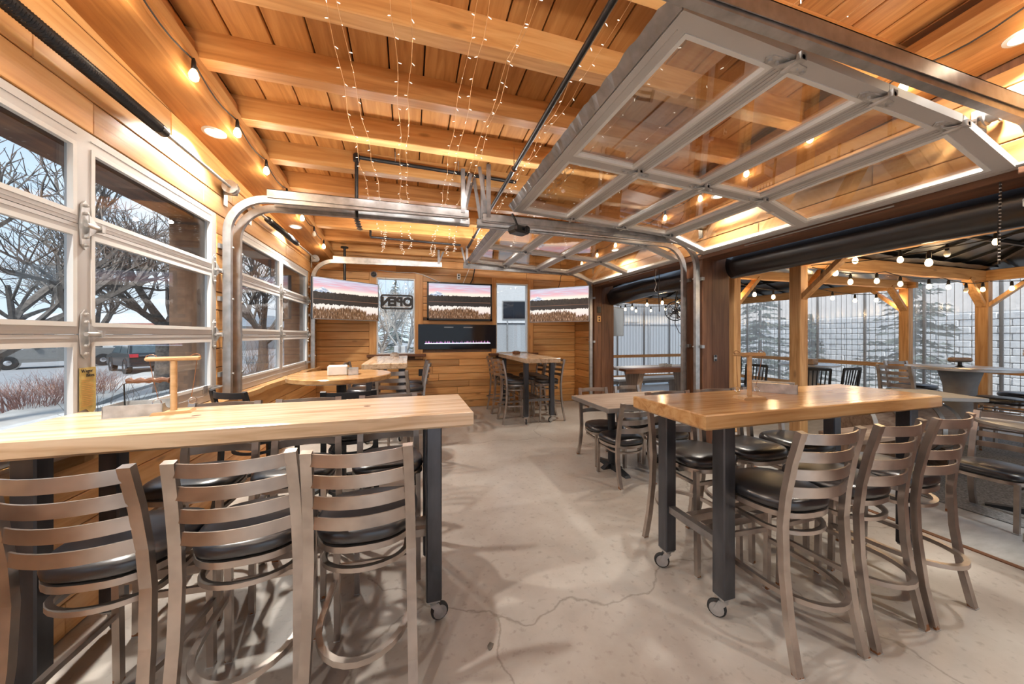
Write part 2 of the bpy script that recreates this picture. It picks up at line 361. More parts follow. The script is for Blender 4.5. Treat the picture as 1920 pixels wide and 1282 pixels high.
# ================================================================ THE SETTING
XL, XR, YB, YF = -1.574, 3.50, 6.85, -2.6
def zj(y): return 3.20-0.065*(y-2.66)          # underside of the joists (the roof falls towards the back wall)
fl = struct(B().box(XL-.2, 3.62, YF-.2, YB+.2, -.12, 0).build('floor', 'concrete'), 'sealed grey-brown concrete floor with hairline cracks')
pf = struct(B().box(3.625, 9.3, YF-.2, 9.2, -.13, -.004).build('floor_patio', 'patio_concrete'), 'grey brushed concrete patio slab beyond the open doors')
struct(B().box(3.60, 3.64, YF-.2, YB, -.1, .006).build('trim_1', 'stain_y'), 'dark metal strip where room floor meets patio')

# ---- ceiling: backing, planks along the depth, joists across
ce = B()
ce.add([(x, y, zj(y)+.185+dz) for x in (XL-.3, XR+.3) for y in (YF-.3, YB+.3) for dz in (.045, .2)], [(0,1,3,2), (4,6,7,5), (0,4,5,1), (2,3,7,6), (0,2,6,4), (1,5,7,3)])
ceil = struct(ce.build('ceiling', 'gap_black'), 'sloping orange timber ceiling of wide planks on exposed joists')
w = .243; x = XL-.02
for i in range(21):
    x0 = x+i*w+.005; x1 = x0+w-.010
    b = B(); vs = []
    for y in (YF-.1, YB+.05):
        z = zj(y)+.185; vs += [(x0, y, z+.045), (x0, y, z+.006), (x0+.006, y, z), (x1-.006, y, z), (x1, y, z+.006), (x1, y, z+.045)]
    b.add(vs, [(0,1,7,6), (1,2,8,7), (2,3,9,8), (3,4,10,9), (4,5,11,10), (5,0,6,11), (0,5,4,3,2,1), (6,7,8,9,10,11)])
    b.build('plank', 'fir_y', ceil)
for k in range(-8, 8):
    y0 = 2.666+.575*k
    if y0 > YB-.13: break
    z = zj(y0)
    B().cbox((0,0,0), (XR-XL-.24, .115, .19), ch=.006).build('joist', 'pine_x' if k % 3 else 'fir_x', ceil, loc=((XL+XR)/2, y0+.057, z+.095))
# the two side beams with a flat soffit
for nm, x0, x1, lb in (('trim_2', XL, XL+.275, 'long timber beam above the left glazed doors carrying the joists'), ('trim_3', XR-.28, XR, 'long timber beam above the raised glass doors carrying the joists')):
    b = B(); b.add([(x_, y, zj(y)+dz) for x_ in (x0, x1) for y in (YF, YB) for dz in (-.19, .10)], [(0,1,3,2), (4,6,7,5), (0,4,5,1), (2,3,7,6), (0,2,6,4), (1,5,7,3)])
    struct(b.build(nm, 'fir_y'), lb)
    xi = x1 if nm == 'trim_2' else x0-.022
    b = B(); b.add([(x_, y, zj(y)+dz) for x_ in (xi, xi+.022) for y in (YF, YB) for dz in (-.05, .02)], [(0,1,3,2), (4,6,7,5), (0,4,5,1), (2,3,7,6), (0,2,6,4), (1,5,7,3)])
    b.build('cord_ledge', 'pine_y', bpy.data.objects[nm])

def rows_of_boards(parent, mat, z0, z1, h, spans, put, seed):
    """rows from z0 to z1; spans(zlo, zhi) gives free intervals; put(a, b, z, z+h) builds a board"""
    rnd = random.Random(seed); z = z0
    while z < z1-.02:
        hh = min(h*rnd.uniform(.93, 1.07), z1-z)
        for a, b_ in spans(z, z+hh):
            cuts = [a]; p = a+rnd.uniform(.5, 2.2)
            while p < b_-.35: cuts.append(p); p += rnd.uniform(1.0, 2.4)
            cuts.append(b_)
            for c0, c1 in zip(cuts, cuts[1:]): put(c0+.0015, c1-.0015, z+.003, z+hh-.003, rnd)
        z += hh
def free(a, b, holes, zlo, zhi):
    out = [(a, b)]
    for h0, h1, hz0, hz1 in holes:
        if zhi <= hz0+.02 or zlo >= hz1-.02: continue
        nx = []
        for p, q in out:
            if h1 <= p or h0 >= q: nx.append((p, q)); continue
            if h0 > p+.03: nx.append((p, h0))
            if h1 < q-.03: nx.append((h1, q))
        out = nx
    return out
# ---- left wall
LD = [(-1.55, .95), (1.04, 3.54), (3.84, 6.34)]           # the glazed doors along Y; the first, out of view, is added for daylight
DZ0, DZ1 = .90, 2.48
holesL = [(a, b, DZ0, DZ1) for a, b in LD]
def wall_with_holes(name, lab, x0, x1, a0, a1, ztop, holes):
    b = B(); ys = sorted({a0, a1, *[h[0] for h in holes], *[h[1] for h in holes]})
    for p, q in zip(ys, ys[1:]):
        h = [t for t in holes if t[0] <= p+1e-6 and t[1] >= q-1e-6]
        if h: 
            if h[0][2] > .01: b.box(x0, x1, p, q, 0, h[0][2])
            b.box(x0, x1, p, q, h[0][3], ztop)
        else: b.box(x0, x1, p, q, 0, ztop)
    return struct(b.build(name, 'stucco'), lab)
wl = wall_with_holes('wall_left', 'left wall of orange knotty boards around two glazed doors', XL-.16, XL-.022, YF, YB+.16, 3.25, holesL)
for za, zb_, sd in ((0, DZ0-.055, 3), (DZ0-.055, DZ1, 4), (DZ1, 3.13, 6)):
    rows_of_boards(wl, 0, za, zb_, .165, lambda z0, z1: free(YF, YB, holesL if za > .5 and zb_ < 3 else [], z0, z1),
        lambda a, b_, z0, z1, r: sboard('board', 'pine_y', wl, XL-.022, XL+r.uniform(-.001, .003), a, b_, z0, z1), sd)
# live-edge sill under the glazed doors
for a, b_ in ((1.0, 3.62), (3.72, 6.62)):
    n = 26; r_ = random.Random(int(a*10)); poly = [(XL-.02, a)]
    for i in range(n+1): poly.append((XL+.10+.02*r_.random()+.012*math.sin(i*.8), a+(b_-a)*i/n))
    poly.append((XL-.02, b_)); B().prism(poly, .845, .895, 'z').build('window_sill', 'top_warm_y', wl)
# outlet plates on the walls
# ---- back wall
WIN = [(-.575, .113, 1.08, 2.515), (1.713, 2.405, 1.07, 2.51)]
FPL = (.172, 1.713, 1.165, 1.648)
holesB = [*WIN, FPL]
wb = B()
def bw(x0, x1, z0, z1): wb.box(x0, x1, YB+.025, YB+.17, z0, z1)
bw(XL-.1, WIN[0][0], 0, 3.2); bw(WIN[0][0], WIN[0][1], 0, 1.08); bw(WIN[0][0], WIN[0][1], 2.515, 3.2)
bw(WIN[0][1], WIN[1][0], 0, 3.2); bw(WIN[1][0], WIN[1][1], 0, 1.07); bw(WIN[1][0], WIN[1][1], 2.51, 3.2); bw(WIN[1][1], XR+.1, 0, 3.2)
wbk = struct(wb.build('wall_back', 'stucco'), 'back wall of orange knotty boards behind screens and fireplace')
rows_of_boards(wbk, 0, 0, 2.98, .138, lambda z0, z1: free(XL, XR, [(-.70, .26, .98, 2.62), (1.62, 2.53, .98, 2.62), FPL, (.172, 1.713, 1.64, 1.70)], z0, z1),
    lambda a, b_, z0, z1, r: sboard('board', 'pine_x', wbk, a, b_, YB-r.uniform(.0, .006), YB+.025, z0, z1), 5)
# window casings and recessed windows
for i, (x0, x1, z0, z1) in enumerate(WIN):
    W_ = struct(empty('window_%d' % (i+1), ((x0+x1)/2, YB, z0)), ['tall fixed window left of middle screen with the open sign', 'tall fixed window right of the middle screen'][i])
    def rel(o): o.location = Vector(o.location)-Vector(W_.location); o.parent = W_; return o
    wl_, wr_ = (.125, .147) if i == 0 else (.093, .12)
    for a, c in ((x0-wl_, x0), (x1, x1+wr_)): rel(sboard('casing', 'pine_z', None, a, c, YB-.012, YB+.03, .98, z1+.10))
    rel(sboard('casing', 'pine_x', None, x0, x1, YB-.010, YB+.03, z1, z1+.10))
    rel(sboard('window_sill', 'stain_x', None, x0-.16, x1+.20, YB-.10, YB+.10, z0-.045, z0))
    b = B(); t_ = .022
    b.box(x0, x0+t_, YB+.0, YB+.12, z0, z1).box(x1-t_, x1, YB+.0, YB+.12, z0, z1).box(x0+t_, x1-t_, YB+.0, YB+.12, z1-t_, z1).box(x0+t_, x1-t_, YB+.02, YB+.12, z0, z0+t_)
    o = b.build('window_frame', 'white_trim'); rel(o)
    rel(B().box(x0+t_, x1-t_, YB+.075, YB+.081, z0+t_, z1-t_).build('pane', 'pane'))
# board band between the middle screen and the fireplace, and side posts
for a, c, z0, z1 in ((.26, 1.62, 1.65, 1.72),):
    sboard('board', 'pine_x', wbk, a, c, YB-.02, YB+.02, z0, z1)
# ---- right wall: far solid end, pier between the doors, header above
wr = B()
wr.box(XR+.02, XR+.42, 6.10, YB+.17, 0, 3.25).box(XR+.02, XR+.42, 3.44, 3.70, 0, 2.44).box(XR+.02, XR+.24, YF, 6.10, 2.44, 3.25).box(XR+.02, XR+.42, YF, .95, 0, 2.44)
wrt = struct(wr.build('wall_right', 'stain_z'), 'right wall with brown timber piers and orange boarded header')
rows_of_boards(wrt, 0, 2.46, 3.06, .165, lambda z0, z1: [(YF, YB)], lambda a, b_, z0, z1, r: sboard('board', 'pine_y', wrt, XR-r.uniform(0, .003), XR+.02, a, b_, z0, z1), 8)
rows_of_boards(wrt, 0, 0, 2.46, .138, lambda z0, z1: [(6.10, YB)], lambda a, b_, z0, z1, r: sboard('board', 'pine_y', wrt, XR-r.uniform(0, .003), XR+.02, a, b_, z0, z1), 9)
for y0, y1 in ((6.02, 6.10), (3.42, 3.44), (3.70, 3.72)):
    sboard('jamb', 'stain_z', wrt, XR+.0, XR+.16, y0, y1, 0, 2.44); sboard('jamb', 'stain_z', wrt, XR+.165, XR+.44, y0+.006, y1-.004, 0, 2.44)
sboard('header_board', 'stain_y', wrt, XR-.005, XR+.26, YF, 6.02, 2.385, 2.452)
# unseen wall behind the camera; its wide opening is added to let daylight in
struct(B().box(XL, -.9, YF-.15, YF, 0, 3.6).box(2.9, XR, YF-.15, YF, 0, 3.6).box(-.9, 2.9, YF-.15, YF, 2.5, 3.6).build('wall_front', 'pine_x'), 'boarded wall behind the viewer with an opening added for daylight')

# ================================================================ GLAZED OVERHEAD DOORS
def section(parent, wd, h, lo, hi, mtx, strips=1):
    """one door section: frame with two panes; lo / hi = bottom and top rail widths; x across, y outwards, z up"""
    fr = B(); T = .045; st = .075; x0s = [(0, .075), (wd/2-.04, wd/2+.04), (wd-.075, wd)]
    for a, c in x0s: fr.box(a, c, 0, T, 0, h)
    for (a, c) in ((.075, wd/2-.04), (wd/2+.04, wd-.075)):
        fr.box(a, c, 0, T, 0, lo).box(a, c, 0, T, h-hi, h)
        fr.box(a, c, -.003, 0, lo*.45, lo*.5).box(a, c, -.003, 0, h-hi*.5, h-hi*.45)
    o = fr.build('section', 'alu', parent); o.matrix_local = mtx
    for (a, c) in ((.075, wd/2-.04), (wd/2+.04, wd-.075)):
        z0, z1 = lo, h-hi; bd = .022
        B().box(a, a+bd, -.004, .02, z0, z1).box(c-bd, c, -.004, .02, z0, z1).box(a+bd, c-bd, -.004, .02, z0, z0+bd).box(a+bd, c-bd, -.004, .02, z1-bd, z1).build('glazing_bead', 'white_trim', o)
        B().box(a, c, .022, .027, z0, z1).build('pane', 'pane' if strips else 'pane_door', o)
    return o
def hinge(parent, mtx):
    b = B(); b.prism([(-.03, .0), (-.022, .10), (0, .125), (.022, .10), (.03, 0), (.022, -.10), (0, -.125), (-.022, -.10)], -.006, 0, 'y')
    for s in (-.1, -.06, .06, .1): b.lathe([(0, .012), (.008, .010), (.009, 0)], (0, -.006, s), 8, Matrix.Rotation(R(90), 3, 'X'))
    b.tube([(-.02, -.022, 0), (.075, -.022, 0)], .011, 10, (0, 1, 0))
    b.prism([(0, -.055), (.065, 0), (0, .055)], -.022, -.017, 'y'); b.box(.055, .075, -.035, 0, -.018, .018)
    o = b.build('hinge', 'tin', parent); o.matrix_local = mtx; return o
def frame_mtx(org, x, y, z):
    m = Matrix.Identity(4)
    for i, c in enumerate((x, y, z)):
        for j in range(3): m[j][i] = c[j]
    m.translation = Vector(org); return m
def left_door(y0, y1, label):
    d = empty('overhead_door', (XL, (y0+y1)/2, DZ0), 0, label, 'garage door', 'closed glazed doors in the left wall')
    wd = y1-y0; hs = [.545, .55, DZ1-DZ0-.545-.55]; z = 0; inv = -(y1-y0)/2
    for i, h in enumerate(hs):
        lo, hi = (.105 if i == 0 else .038), (.08 if i == 2 else .038)
        section(d, wd, h-.003, lo, hi, frame_mtx((-.002, inv, z), (0,1,0), (-1,0,0), (0,0,1)))
        z += h
        if i < 2:
            for px in (.04, wd/2, wd-.04): hinge(d, frame_mtx((.0, inv+px, z), (0,1,0), (-1,0,0), (0,0,1)))
    # slide bolt low on the far stile
    b = B(); b.tube([(.03, wd/2-.16, .10), (.03, wd/2+.02, .10)], .008, 8); b.box(0, .03, wd/2-.10, wd/2-.08, .085, .115).box(0, .03, wd/2-.03, wd/2-.01, .085, .115).box(0, .004, wd/2-.20, wd/2-.14, .07, .13)
    b.build('slide_bolt', 'galv', d)
    return d
left_door(*LD[0], 'closed glazed overhead door out of view beside the viewer, added for daylight')
D1 = left_door(*LD[1], 'large closed glazed overhead door behind the left bar table')
left_door(*LD[2], 'closed glazed overhead door farther back beside the round table')
# notice on the middle stile
pn = empty('paper_notice', (XL+.003, 2.305, 1.06), 0, 'torn yellow paper notice taped to the door stile', 'notice')
B().prism([(-.046, .0), (-.01, .005), (.02, -.025), (.046, -.005), (.046, .215), (-.046, .215)], 0, .002, 'x').build('sheet', 'yellow_sheet', pn)
def text(parent, body, size, mtx, mat, name='lettering', ex=.001, bold=0):
    cu = bpy.data.curves.new('t', 'FONT'); cu.body = body; cu.size = size; cu.align_x = 'CENTER'; cu.align_y = 'CENTER'; cu.extrude = ex; cu.offset = bold; cu.resolution_u = 3
    t_ = bpy.data.objects.new('t', cu); COL.objects.link(t_); dg = bpy.context.evaluated_depsgraph_get()
    me = bpy.data.meshes.new_from_object(t_.evaluated_get(dg)); bpy.data.objects.remove(t_); me.name = name
    me.materials.clear(); me.materials.append(M[mat]); o = bpy.data.objects.new(name, me); COL.objects.link(o); o.parent = parent; o.matrix_local = mtx; return o
text(pn, 'Wager', .024, frame_mtx((.003, -.006, .198), (0,1,0), (0,0,1), (1,0,0)), 'ink')
text(pn, 'Bites', .024, frame_mtx((.003, .012, .175), (0,1,0), (0,0,1), (1,0,0)), 'ink')
b = B()
for i in range(15): b.box(.0025, .0032, -.036, .036-.03*random.random(), .02+i*.0095, .023+i*.0095)
tag(b.build('fine_print', 'sticker_orange', pn), kind='stuff')

def right_door(y0, y1, label):
    wd = y1-y0; d = empty('raised_door', (3.49, (y0+y1)/2, 2.43), 0, label, 'garage door', 'glass doors raised under the ceiling')
    O = Vector(d.location); hs = .63
    top = Vector((1.03, 0, 2.715)); slope = -.055
    dirv = Vector((1, 0, slope)).normalized(); p = top.copy()
    for i in range(3):
        q = p+dirv*hs; z = (p-q).normalized(); x_ = Vector((0, -1, 0)); y_ = z.cross(x_)
        section(d, wd, hs-.004, .045, .045 if i else .08, frame_mtx((q.x-O.x, (y1-y0)/2, q.z-O.z), x_, y_, z), 0)
        if i == 0:
            ws = B(); r_ = random.Random(2)
            n = 60; vs = []; fs = []
            for k in range(n+1):
                yy = -wd/2+wd*k/n; vs += [(p.x-O.x-.002, yy, p.z-O.z+.045), (p.x-O.x-.045-.012*r_.random(), yy, p.z-O.z+.05+.01*r_.random()), (p.x-O.x-.002, yy, p.z-O.z+.004)]
            for k in range(n): fs += [(k*3, k*3+1, k*3+4, k*3+3), (k*3+1, k*3+2, k*3+5, k*3+4)]
            ws.add(vs, fs); ws.build('weather_strip', 'galv_dark', d)
        for px in (-wd/2+.05, 0, wd/2-.05):
            hinge(d, frame_mtx((q.x-O.x, px, q.z-O.z-.0), (0,-1,0), y_, z))
        p = q
    e = Vector((3.49, 0, 2.43)); z = (p-e).normalized(); x_ = Vector((0, -1, 0)); y_ = z.cross(x_)
    section(d, wd, (p-e).length-.004, .07, .045, frame_mtx((e.x-O.x, (y1-y0)/2, e.z-O.z), x_, y_, z), 0)
    b = B(); b.tube([(.0, -.6, -.02), (.0, .6, -.02)], .006, 6)
    for yy in (-wd/2+.06, wd/2-.06): b.tube([(-.02, yy, .02), (-.02, yy+(.12 if yy > 0 else -.12), .02)], .014, 10)
    b.build('bottom_roller', 'galv', d)
    b = B(); b.box(-.40, -.25, .02, .07, .11, .113); o = b.build('label_sticker', 'sticker', d); o.rotation_euler = (0, R(0), 0)
    return d
right_door(1.10, 3.40, 'near glass overhead door raised on its tracks above the right bar table')
right_door(3.76, 6.02, 'far glass overhead door raised on its tracks near the right screen')
CH = [(-.03, -.02), (.03, -.02), (.03, .02), (.022, .02), (.022, -.012), (-.022, -.012), (-.022, .02), (-.03, .02)]
def track(label, y, side, x_end, zh, rad=.32, z0=.0, strut=True, bright='galv'):
    xw = XL+.055 if side < 0 else XR-.06
    d = 1 if side < 0 else -1
    t = empty('door_track', (xw, y, z0), 0, label, 'door track', 'galvanised overhead door tracks')
    path = [(0, 0, zz-z0) for zz in (z0, (zh+z0)/2, zh-rad)]+[(c.x, 0, c.z) for c in arc((d*rad, 0, zh-rad-z0), rad, math.pi if d > 0 else 0, math.pi/2, 12)][1:]+[((x_end-xw), 0, zh-z0+.03)]
    B().sweep(path, [(a, b_) for a, b_ in CH], up=(0, 1, 0)).build('rail', bright, t, 'x')
    # angle iron along the flat run
    xa = d*rad*.95; xb = x_end-xw
    an = B(); an.box(min(xa, xb), max(xa, xb), -.004, .0, 0, .075).box(min(xa, xb), max(xa, xb), -.004, .035, .070, .075)
    o = an.build('angle_iron', bright, t); o.location = (0, -.025, zh-z0+.012)
    br = B()
    for zz in ((z0+.25), (z0+zh)/2, zh-.45): br.box(-.055*d-.02, -.055*d+.02, -.05, .05, zz-z0-.02, zz-z0+.02).lathe([(0, .01), (.009, .008), (.01, 0)], (.03*d, .02, zz-z0), 8, Matrix.Rotation(R(90)*d, 3, 'Y'))
    br.build('bracket', 'galv', t)
    if strut:
        zt = zj(y)-.0
        s1 = B(); xs = x_end-xw-d*.06
        s1.box(xs-.02, xs+.02, -.004, 0, 0, zt-zh-.02).box(xs-.02, xs-.016, 0, .03, 0, zt-zh-.02)
        s1.build('hanger_strut', 'galv_dark', t, loc=(0, -.03, zh-z0+.05))
        s2 = B(); s2.bar([(xs-.01, .02, .0), (xs+d*.09, .02, zt-zh-.04)], .004, .035); s2.build('hanger_strut', 'galv_dark', t, loc=(0, -.01, zh-z0+.05))
    return t
track('galvanised track at the far edge of the large left door', 3.60, -1, .60, 2.66, z0=.85)
track('galvanised track at the near edge of the second left door', 3.78, -1, .64, 2.64, z0=.85)
track('galvanised track at the far edge of the second left door', 6.40, -1, .58, 2.68, z0=.85)
track('thick steel track crossing the top right corner of view', 1.03, 1, .62, 2.67, rad=.13)
track('steel track at the far edge of the near raised door', 3.45, 1, .72, 2.59)
track('steel track at the near edge of the far raised door', 3.66, 1, .70, 2.60)
track('steel track at the far edge of the far raised door', 6.06, 1, .92, 2.62)
def spring(label, x, y0, y1, s0, s1, z, mat='black_iron', d=1):
    t = empty('torsion_spring', (x, (y0+y1)/2, z), 0, label, 'spring', 'torsion springs over the doors'); o = (y0+y1)/2
    B().tube([(0, y0-o, 0), (0, y1-o, 0)], .0125, 10).build('shaft', 'galv', t, 'x')
    n = int((s1-s0)/.0125); pts = []
    for i in range(n*8+1):
        a = i*math.pi/4; pts.append((.030*math.cos(a), s0-o+(s1-s0)*i/(n*8), .030*math.sin(a)))
    B().sweep(pts, [(-.0055, 0), (0, -.0055), (.0055, 0), (0, .0055)], (0, 1, 0)).build('coil', mat, t, 'x')
    for yy in (s0, s1): B().lathe([(.014, -.03), (.034, -.03), (.034, .03), (.014, .03)], (0, yy-o, 0), 12, Matrix.Rotation(R(90), 3, 'X')).build('winding_cone', 'black_iron', t, 'x')
    for yy, sg in ((y0+.12, 1), (y1-.04, -1)):
        b = B(); b.lathe([(.013, -.03), (.055, -.03), (.055, -.022), (.045, -.015), (.045, .02), (.058, .025), (.058, .032), (.013, .032)], (0, yy-o, 0), 18, Matrix.Rotation(R(90), 3, 'X')); b.build('cable_drum', 'galv', t, 'x')
        b = B(); b.box(-.075*d-.004, -.075*d+.004, yy-o+.05, yy-o+.11, -.14, .09).box(min(-.075*d, .03*d), max(-.075*d, .03*d), yy-o+.05, yy-o+.055, -.05, .06); b.build('bearing_plate', 'galv', t)
    return t
spring('black torsion spring above the large left glazed door', -1.485, 1.05, 3.62, 1.72, 2.69, 2.725)
spring('dark torsion spring above the second left glazed door', -1.485, 3.95, 6.45, 4.42, 5.40, 2.71)
spring('torsion spring behind the near raised glass door', 3.42, 1.05, 3.40, 1.35, 2.35, 2.79, 'black_iron', -1)
spring('torsion spring behind the far raised glass door', 3.42, 3.75, 6.02, 4.3, 5.3, 2.79, 'black_iron', -1)
# ================================================================ FURNITURE
def interp(pts, z):
    for (a, b_) in zip(pts, pts[1:]):
        if a[2] <= z <= b_[2]:
            t = (z-a[2])/(b_[2]-a[2]); return [a[i]+(b_[i]-a[i])*t for i in range(3)]
    return pts[-1]
def ladder_chair(name, sh, top, metal, pad, slats, ring_z, foot_z, glide=True):
    """ladder-back chair or stool facing +Y; sh seat height, top height of back posts"""
    t = empty(name)
    post = [(.192, -.25, 0), (.188, -.212, .27*sh), (.183, -.186, .58*sh), (.180, -.178, .86*sh), (.178, -.190, sh+.04), (.175, -.215, (sh+top)/2+.02), (.170, -.25, top)]
    for s in (-1, 1):
        pp = [(s*a, b_, c) for a, b_, c in post]
        B().bar(pp, .036, .026, (0, 1, 0)).build('back_post', metal, t)
        B().bar([(s*.165, .185, 0), (s*.165, .175, sh-.075)], .026, .026, (0, 1, 0)).build('front_leg', metal, t)
    for zc in slats:
        e = interp(post, zc); n = 10; path = []
        for i in range(n+1):
            u = -1+2*i/n; path.append((u*(e[0]-.012), e[1]-.005-.045*(1-u*u), zc))
        B().bar(path, .006, .046).build('slat', metal, t, 'x')
    n = 28; rings = [(.90, sh-.062), (.985, sh-.052), (1.0, sh-.036), (.985, sh-.020), (.93, sh-.006), (.80, sh+.003), (.45, sh+.008)]
    def ol(i, k):
        a = 2*math.pi*i/n; c, s_ = math.cos(a), math.sin(a); x_ = math.copysign(abs(c)**.72, c)*.200; y_ = math.copysign(abs(s_)**.72, s_)*.200
        x_ *= 1+.09*y_/.2; return (x_*k, .015+y_*k)
    vs = [(*ol(i, k), z) for k, z in rings for i in range(n)]; fs = []
    for j in range(len(rings)-1): fs += [(j*n+i, j*n+(i+1) % n, (j+1)*n+(i+1) % n, (j+1)*n+i) for i in range(n)]
    fs += [tuple(range(n))[::-1], tuple((len(rings)-1)*n+i for i in range(n))]
    B().add(vs, fs).build('seat_pad', pad, t, 'all')
    B().bar([(*ol(i, .93), sh-.076) for i in range(n)], .022, .024, closed=True).build('seat_frame', metal, t, 'x')
    def loop(z, bx, yb, yf):
        p = [(-bx, yf, z), (-bx, -.02, z)]+[(-bx*math.cos(math.pi*i/14), -.06+(yb+.06)*math.sin(math.pi*i/14), z) for i in range(15)]+[(bx, -.02, z), (bx, yf, z)]
        return p
    B().bar(loop(ring_z, .158, -.175, .175), .020, .018).build('upper_ring', metal, t, 'x')
    if foot_z:
        B().bar(loop(foot_z, .172, -.285, .18), .022, .022).build('foot_ring', metal, t, 'x')
        B().bar([(-.165, .18, foot_z+.06), (.165, .18, foot_z+.06)], .016, .026).build('stretcher', metal, t)
        B().bar([(-.158, .17, ring_z), (.158, .17, ring_z)], .016, .02).build('stretcher', metal, t)
    if glide:
        for s in (-1, 1):
            B().box(s*.165-.014, s*.165+.014, .171, .199, 0, .004).build('glide', 'tin', t); B().box(s*.192-.019, s*.192+.019, -.265, -.236, 0, .004).build('glide', 'tin', t)
    return t
SL = (1.000, .918, .836, .754)
stool0 = ladder_chair('bar_stool', .70, 1.03, 'stool_metal', 'vinyl', SL, .545, .285)
bstool0 = ladder_chair('bar_stool', .70, 1.03, 'cast_black', 'vinyl', SL, .545, .285)
chair0 = ladder_chair('dining_chair', .43, .80, 'stool_metal', 'vinyl', (.77, .69, .61, .53), .30, None)
bchair0 = ladder_chair('dining_chair', .43, .80, 'cast_black', 'vinyl', (.77, .69, .61, .53), .30, None)
used = set()
def put(proto, x, y, rz, label, group, z=0):
    cat = 'bar stool' if 'stool' in proto.name else 'chair'
    if proto.name in used: o = copy_tree(proto)
    else: o = proto; used.add(proto.name)
    o.location = (x, y, z); o.rotation_euler = (0, 0, R(rz)); return tag(o, label, cat, group)
G = 'ladder-back bar stools'
for x_, y_, rz, lb in ((-1.00, 1.64, -4, 'bronze ladder-back bar stool at the bottom left corner, half outside the picture'), (-.585, 1.64, 3, 'bronze ladder-back bar stool in the middle of the near row at left table'), (-.165, 1.605, -2, 'bronze ladder-back bar stool nearest the caster end of the left table')):
    put(stool0, x_, y_, rz, lb, G)
for x_, lb in ((-1.08, 'bar stool across the left table, nearest the glazed door'), (-.615, 'bar stool across the left table, middle of the far row'), (-.12, 'bar stool across the left table, nearest the aisle')):
    put(stool0, x_, 2.28, 180+random.uniform(-3, 3), lb, G)
for x_, y_, rz, lb in ((1.772, 1.28, -3, 'ladder-back bar stool standing nearest the viewer at right bar table'), (2.215, 1.275, 2, 'middle of three bar stools in front of the right table'), (2.65, 1.28, 3, 'bar stool in front of the right table, nearest the patio strip')):
    put(stool0, x_, y_, rz, lb, G)
for x_, lb in ((1.81, 'bar stool on the far side of right table beside its end'), (2.245, 'bar stool on the far side of right table, middle one'), (2.70, 'bar stool on the far side of right table, nearest the patio')):
    put(stool0, x_, 1.83, 180+random.uniform(-3, 3), lb, G)
for y_, lb in ((5.50, 'nearest stool on the aisle side of far high table'), (5.92, 'middle stool on the aisle side of far high table'), (6.34, 'stool by the back wall on aisle side of far high table')):
    put(stool0, 1.70, y_, -90+random.uniform(-3, 3), lb, G)
for y_, lb in ((5.50, 'nearest stool on the right side of far high table'), (5.92, 'middle stool on the right side of far high table'), (6.34, 'stool by the corner on right side of far high table')):
    put(stool0, 2.28, y_, 90+random.uniform(-3, 3), lb, G)
for y_, lb in ((5.25, 'nearer stool on the right side of high table under the open sign'), (5.75, 'farther stool on the right side of high table under the open sign')):
    put(stool0, .03, y_, 90, lb, G)
for y_, lb in ((5.22, 'nearer stool on the left side of high table under the open sign'), (5.7, 'farther stool on the left side of high table under the open sign')):
    put(stool0, -.64, y_, -90, lb, G)
put(stool0, -.13, 4.42, -14, 'pale metal stool standing turned at the end of high table', G)
put(bstool0, -.43, 3.02, 2, 'black ladder-back stool in front of the round table', 'black stools at the round table')
put(bstool0, -1.13, 3.22, -35, 'black ladder-back stool between the round table and the glazed door', 'black stools at the round table')
D = 'ladder-back dining chairs'
put(chair0, 2.08, 3.03, 1, 'ladder-back dining chair in front of the grey table, nearer the aisle', D)
put(chair0, 2.66, 3.05, -2, 'ladder-back dining chair in front of the grey table, nearer the door track', D)
put(chair0, 2.14, 3.50, 176, 'dining chair behind the grey table, nearer the aisle', D)
put(chair0, 2.66, 3.52, 183, 'dining chair behind the grey table, nearer the patio', D)

def caster(b, bw, x, y, a=0):
    m = Matrix.Rotation(a, 3, 'Z')
    b.cbox((x, y, .114), (.06, .06, .008)); b.lathe([(.022, .092), (.026, .11)], (x, y, 0), 10)
    for s in (-1, 1):
        b.prism([(-.022, .094), (.022, .094), (.045, .048), (.025, .03)], s*.018-.002, s*.018+.002, 'y', Matrix.Translation((x, y, 0)) @ m.to_4x4())
    c = Vector((x, y, .044))+m @ Vector((.03, 0, 0))
    rm = m @ Matrix.Rotation(R(90), 3, 'X')
    bw.lathe([(.014, -.012), (.036, -.012), (.044, -.006), (.044, .006), (.036, .012), (.014, .012)], c, 20, rm)
    b.lathe([(0, -.0155), (.034, -.0155), (.034, .0155), (0, .0155)], c, 16, rm)
def slab(L, Wd, th, seed, live=.006, ch=.010):
    """solid tabletop with slightly uneven edges, x long; top at z = 0"""
    r_ = random.Random(seed); n = 14; e = []
    for i in range(n+1): e.append((-L/2+L*i/n, -Wd/2+live*(r_.random()-.5)))
    for i in range(n+1): e.append((L/2-L*i/n, Wd/2+live*(r_.random()-.5)))
    k = len(e); vs = []
    for sc, z in ((1, -th+ch), (0, -th), ):
        pass
    def off(p, d): return (p[0]-math.copysign(d, p[0]) if abs(p[0]) > L/2-.001 else p[0], p[1]-math.copysign(d, p[1]))
    for d, z in ((ch, -th), (0, -th+ch), (0, -ch*.6), (ch*.6, 0)): vs += [(*off(p, d), z) for p in e]
    fs = []
    for j in range(3): fs += [(j*k+i, j*k+(i+1) % k, (j+1)*k+(i+1) % k, (j+1)*k+i) for i in range(k)]
    fs += [tuple(range(k))[::-1], tuple(3*k+i for i in range(k))]
    return B().add(vs, fs)
